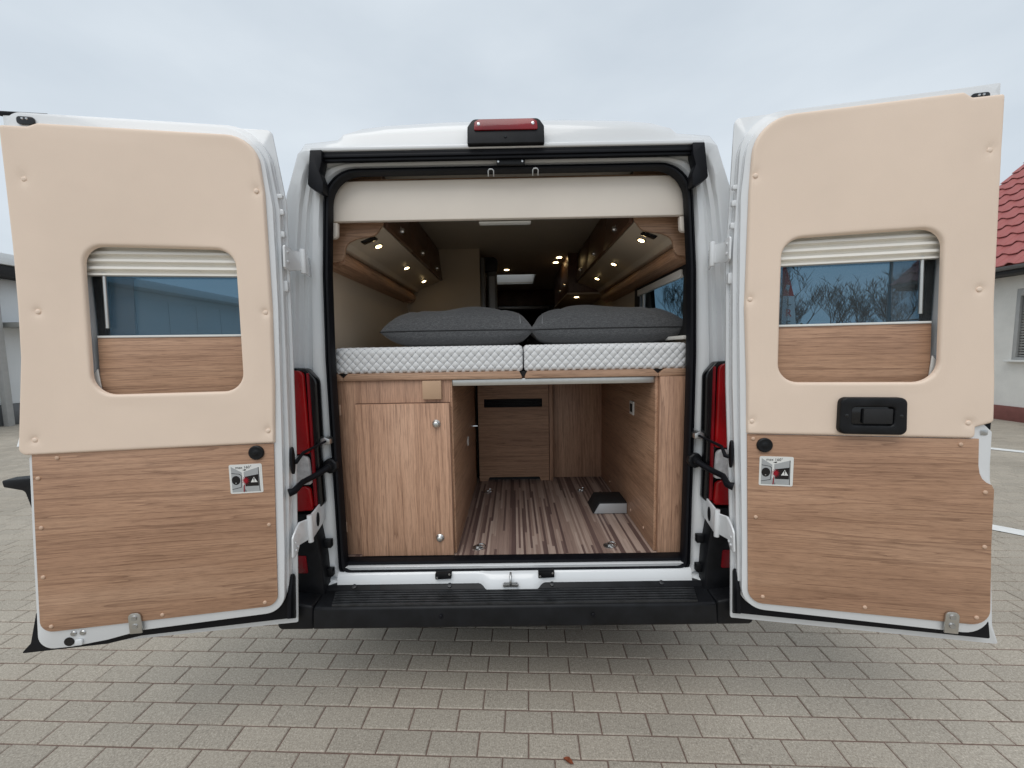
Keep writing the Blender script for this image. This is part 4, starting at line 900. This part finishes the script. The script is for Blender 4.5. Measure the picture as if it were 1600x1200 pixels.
# roof: pitched 43 degrees from the eave at x = 9.45
PIT = math.atan2(5.823-3.063, 12.422-9.496); ex, ez = 9.42, 3.02
dirx = Vector((math.cos(PIT), 0, math.sin(PIT))); nrm = Vector((-math.sin(PIT), 0, math.cos(PIT)))
RL = (14.0-ex)/math.cos(PIT)
rf = MB(); rf.prism([Vector(q) for q in ((0, 0), (RL, 0), (RL, -.16), (0, -.16))], lambda p, d: tuple(Vector((ex-14, d-2, ez))+dirx*p.x+nrm*p.y), -6, 8.16)
rf.prism([Vector(q) for q in ((14.0, ez+RL*math.sin(PIT)-.02), (18.7, ez), (18.5, ez-.1), (14.0, ez+RL*math.sin(PIT)-.2))], lambda p, d: (p.x-14, d-2, p.y), -6, 8.16)
roof = rf.build('roof', 'tile', house)
fa = hb('eave_board', 'dark', 9.46, 9.90, -6, 8.12, 2.86, 2.93); hb('soffit', 'dark', 9.50, 9.9, -6, 8.12, 2.93, 2.96)
gut = MB(); gp = [Vector((9.44+.07*math.cos(R(180+180*i/10)), 3.0+.07*math.sin(R(180+180*i/10)))) for i in range(11)]+[Vector((9.44+.062*math.cos(R(360-180*i/10)), 3.0+.062*math.sin(R(360-180*i/10)))) for i in range(11)]
gut.prism(gp, lambda p, d: (p.x-14, d-2, p.y), -6, 8.19); gut.build('gutter', 'zinc', house, smooth=40)
# tiles: an S-shaped pan, shared mesh
TW, TL = .30, .345
def tile_verts():
    vs = []; n_ = 8
    for (a, up) in ((0, .035), (TL+.05, .0)):
        for i in range(n_+1):
            q = i/n_; y = q*(TW+.012); hgt = .045*max(0, math.sin(math.pi*min(1, q/.45)))if q < .45 else -.008*math.sin(math.pi*(q-.45)/.55)
            vs.append((a, y, hgt+up))
    m_ = n_+1; base = [(x, y, z-.016) for x, y, z in vs]
    fs = [(i, i+1, m_+i+1, m_+i) for i in range(n_)]+[(i+1, i, 2*m_+i, 2*m_+i+1) for i in range(n_)]
    return vs+base, fs+[(0, m_, 3*m_, 2*m_), (n_, 2*m_+n_, 3*m_+n_, m_+n_)]
tv, tf = tile_verts()
me = bpy.data.meshes.new('roof_tile')
def tile_world(r, c): return Vector((ex-14, 0, ez))+dirx*(-.04+r*TL)+nrm*.012+Vector((0, 8.16-2-.30-c*TW, 0))
def tile_map(v): return dirx*v[0]+Vector((0, v[1], 0))+nrm*v[2]
me.from_pydata([tuple(tile_map(v)) for v in tv], [], tf); me.materials.append(MT['tile']); me.polygons.foreach_set('use_smooth', [True]*len(me.polygons)); me.set_sharp_from_angle(angle=R(40))
cells = [(r, c) for r in range(int(RL/TL)) for c in range(46)]
def tscore(rc):
    p = tile_world(*rc)+Vector((14, 2, 0)); q = project(p)
    if not q or q[1] < -30: return 0
    vis = 1 if 1530 < q[0] < 1640 else (.5 if 1390 < q[0] < 1470 and 380 < q[1] < 450 else .01)
    return vis/q[2]**2
cells.sort(key=lambda rc: -tscore(rc))
for rc in cells[:300]:
    o = bpy.data.objects.new('roof_tile', me); COL.objects.link(o); o.parent = roof; o.location = tile_world(*rc); o.rotation_euler = (0, 0, R(random.uniform(-.4, .4)))
mb = MB()
for rc in cells[300:]:
    b = len(mb.v); w0 = tile_world(*rc)
    for v in tv: mb.vert(w0+tile_map(v))
    for f in tf: mb.face([b+i for i in f])
o = mb.build('roof_tile_field', 'tile', roof, smooth=40, normals=False); o['kind'] = 'stuff'

# ================================================================== hall on the left
hall = tag(empty('hall', (-14, 10, 0)), 'pale metal-clad commercial hall with dark fascia behind the left door', 'hall')
lb = lambda name, mat, x0, x1, y0, y1, z0, z1, bevel=.004, parent=None: box(name, mat, parent or hall, x0+14, x1+14, y0-10, y1-10, z0, z1, bevel)
hw = lb('wall', 'hallpanel', -20, -12.05, 4.0, 40, 0, 3.69)
y = 6.0
while y < 30: lb('cladding_panel', 'hallpanel', -12.05, -12.0, y+.01, y+1.19, .5, 3.44, .01, hw); y += 1.2
lb('plinth', 'zinc', -12.08, -11.98, 6, 40, 0, .49, .004)
lb('fascia', 'dark', -20, -11.5, 5.0, 8.6, 3.46, 3.68); lb('roof_edge', 'hallpanel', -20.2, -11.45, 4.9, 40.2, 3.70, 3.95, .01)
for y in (7.2, 9.6): lb('corner_post', 'wframe', -11.9, -11.78, y, y+.12, 0, 3.455)
lb('awning', 'shutter', -12.0, -10.9, 7.4, 8.6, 2.30, 2.42, .01)

# ================================================================== far things seen through the tinted windows
def bare_tree(h, seed, name='bare_tree'):
    rnd = random.Random(seed); root = empty(name); tr = MB(); br = MB()
    def grow(p, d, ln_, r, lv, mb):
        q = p; pts = [p]; rs = [r]; dd = d.copy(); nseg = 4
        for i in range(nseg):
            dd = (dd+Vector((rnd.uniform(-.16, .16), rnd.uniform(-.16, .16), rnd.uniform(-.02, .10)))).normalized(); q = q+dd*ln_/nseg; pts.append(q); rs.append(r*(1-.55*(i+1)/nseg))
        mb.tube(pts, rs, 6 if lv < 2 else 3, caps=False)
        if lv >= 5: return
        for k in range(rnd.choice((3, 4)) if lv < 4 else 3):
            t = rnd.uniform(.35, 1); i = min(nseg-1, int(t*nseg)); pp = pts[i]+(pts[i+1]-pts[i])*(t*nseg-i)
            side_ = Vector((rnd.uniform(-1, 1), rnd.uniform(-1, 1), rnd.uniform(0, .5))).normalized(); nd = (dd*.75+side_*.75+Vector((0, 0, .15))).normalized()
            grow(pp, nd, ln_*rnd.uniform(.55, .78), max(.011, rs[i]*rnd.uniform(.5, .65)), lv+1, br)
    grow(Vector((0, 0, -.1)), Vector((0, 0, 1)), h*.36, h*.022, 0, tr)
    tr.build('trunk', 'bark', root, smooth=60, normals=False); br.build('crown', 'bark', root, smooth=0, normals=False); return root
protoA, protoB = bare_tree(7.4, 5), bare_tree(6.6, 12)
trees = [(18.4, 25, 1.05, 'leafless tree with a rounded crown, just right of the red flag'), (22.8, 27, 1.0, 'leafless bushy tree in the middle of the right door window'), (25.2, 28.5, .92, 'leafless bushy tree between the middle tree and the lamp post'),
         (27.5, 26.5, 1.1, 'leafless tree beside the lamp post'), (31.5, 30.0, 1.0, 'leafless tree under the house eave'), (11.5, 27, 1.05, 'leafless tree seen through the side window of the van'), (20.6, 33, 1.0, 'leafless tree farthest back behind the flag'), (21.0, 28.0, .85, 'low leafless bushy tree left of the middle one in the right door window'), (24.2, 31.0, .95, 'leafless tree partly hidden behind the middle one'), (29.5, 33.0, 1.0, 'leafless tree right behind the lamp post'), (13.6, 31.0, 1.0, 'smaller leafless tree farther back in the van side window')]
for i, (x, y, s, lab) in enumerate(trees):
    src = protoA if i % 2 == 0 else protoB
    t = src if i < 2 else copy_tree(src)
    t.location = (x, y, 0); t.scale = (s*1.12,)*3; t.rotation_euler = (0, 0, i*1.7); tag(t, lab, 'tree', 'bare trees beyond the car park')
# lamp post
lpz_ = tag(empty('street_lamp', (25.65, 25.4, 0)), 'tall grey street lamp with a flat single head', 'street lamp')
MB().lathe((0, 0, 0), (0, 0, 1), [(0, .14), (1.0, .13), (1.05, .11), (7.6, .09)], 12).build('pole', 'zinc', lpz_, smooth=40)
MB().prism(round_poly([(-.15, 7.5, .03), (.95, 7.60, .03), (.95, 7.66, .03), (-.15, 7.66, .03)], 4), lambda p, d: (p.x, d, p.y), -.13, .13).build('lamp_head', 'zinc', lpz_, .02)
# beach flag
fl = tag(empty('beach_flag', (6.58, 8.0, 0)), 'red and white feather flag on a pole at the car park', 'flag')
MB().tube([(0, 0, 0), (0, 0, 2.0), (.02, 0, 3.0), (.10, 0, 3.55), (.12, 0, 3.62)], [.02, .018, .014, .010, .008], 8).build('pole', 'dark', fl, smooth=60)
def flag_pt(u, z): return (.012+u, .03*math.sin(z*3)*u*2, z)
def flag_part(name, mat, z0, z1, w0, w1):
    mb = MB(); n_ = 8; ids_ = []
    for i in range(n_+1):
        z = z0+(z1-z0)*i/n_; w_ = w0+(w1-w0)*i/n_; ids_.append([flag_pt(w_*j/5, z) for j in range(6)])
    mb.loft([[(x, y-.004, z) for x, y, z in r]+[(x, y+.004, z) for x, y, z in reversed(r)] for r in ids_]); return mb.build(name, mat, fl, smooth=40)
flag_part('red_top', 'flagred', 2.78, 3.56, .30, .04); flag_part('white_field', 'flagwhite', 1.2, 2.779, .44, .31)
em = MB(); em.poly([(.13+.07*math.cos(2*math.pi*i/9)*(1 if i % 2 else .6), -.022, 2.98+.09*math.sin(2*math.pi*i/9)*(1 if i % 2 else .6)) for i in range(9)]); em.build('emblem', 'flagwhite', fl, smooth=0)
for ch, z, m in (('L', 2.55, 'dark'), ('R', 2.28, 'flagred'), ('E', 2.0, 'dark')):
    tx = MB(); text_faces(tx, ch, .26, lambda x, y: (.17+x, -.03, z+y)); tx.build('letter', m, fl, smooth=0, normals=False)
# parked motorhome and a dark shed beyond
mh = tag(empty('parked_motorhome', (19.5, 16.0, 0), R(14)), 'white motorhome parked across the car park', 'motorhome')
MB().prism(round_poly([(-3, .5, .1), (3, .5, .1), (3.1, 1.2, .2), (2.5, 1.6, .2), (2.3, 2.55, .3), (-3, 2.55, .2)], 6), lambda p, d: (p.x, d, p.y), -1.1, 1.1).build('body', 'white', mh, .06, 3)
for x in (-1.8, -.2): box('window', 'black_gloss', mh, x, x+.9, -1.12, -1.10, 1.4, 2.0, .01)
for x in (-1.9, 2.0):
    for y in (-1.0, 1.0): MB().lathe((x, y-.1, .33), (0, 1, 0), [(0, .2), (0, .3), (.02, .33), (.18, .33), (.2, .3), (.2, .2)], 20).build('wheel', 'tyre', mh)
sh = tag(empty('brown_shed', (33.5, 27, 0)), 'dark brown low building behind the lamp post', 'shed')
box('wall', 'plinth', sh, -3, 4, -1.5, 3, 0, 3.1, .02); MB().prism([Vector(q) for q in ((-3.3, 3.1), (4.3, 3.1), (4.1, 3.45), (-3.1, 3.45))], lambda p, d: (p.x, d, p.y), -1.9, 3.3).build('roof', 'dark', sh)
# hedge line on the horizon: a low mass of twigs nobody could count
mb = MB(); rnd = random.Random(2)
for i in range(5200):
    x = rnd.uniform(-60, 80); y = 46+rnd.uniform(-2, 2)+abs(x)*.05; z = rnd.uniform(0, 3.0+.8*math.sin(x*.4)+.5*math.sin(x*1.3)); a = rnd.uniform(0, 3.1); r_ = rnd.uniform(.25, .6)
    d1 = Vector((math.cos(a), math.sin(a), rnd.uniform(-.5, .5)))*r_; d2 = Vector((-math.sin(a)*.4, math.cos(a)*.4, 1)).normalized()*r_
    c = Vector((x, y, z)); mb.poly([c-d1, c-d2, c+d1, c+d2])
o = mb.build('hedge', 'hedge', smooth=0, normals=False); tag(o, 'dark hedge line along the far edge of the car park', 'hedge', kind='stuff')
# a fallen leaf
lf = MB(); pts = [(.0, -.03), (.012, -.012), (.016, .004), (.009, .020), (0, .034), (-.010, .018), (-.015, .002), (-.010, -.014)]
ring = [lf.vert((x, y, .004+abs(x)*.5+.003*math.sin(y*90))) for x, y in pts]; c_ = lf.vert((0, 0, .002))
for i in range(8): lf.face((ring[i], ring[(i+1) % 8], c_))
lf.v = [(x*.7, y*.7, z*.7) for x, y, z in lf.v]; lo_ = lf.build('fallen_leaf', 'leaf', smooth=60, loc=(.198, -.372, .004), rz=R(60)); tag(lo_, 'small red-brown fallen leaf on the paving in front of the van', 'leaf')
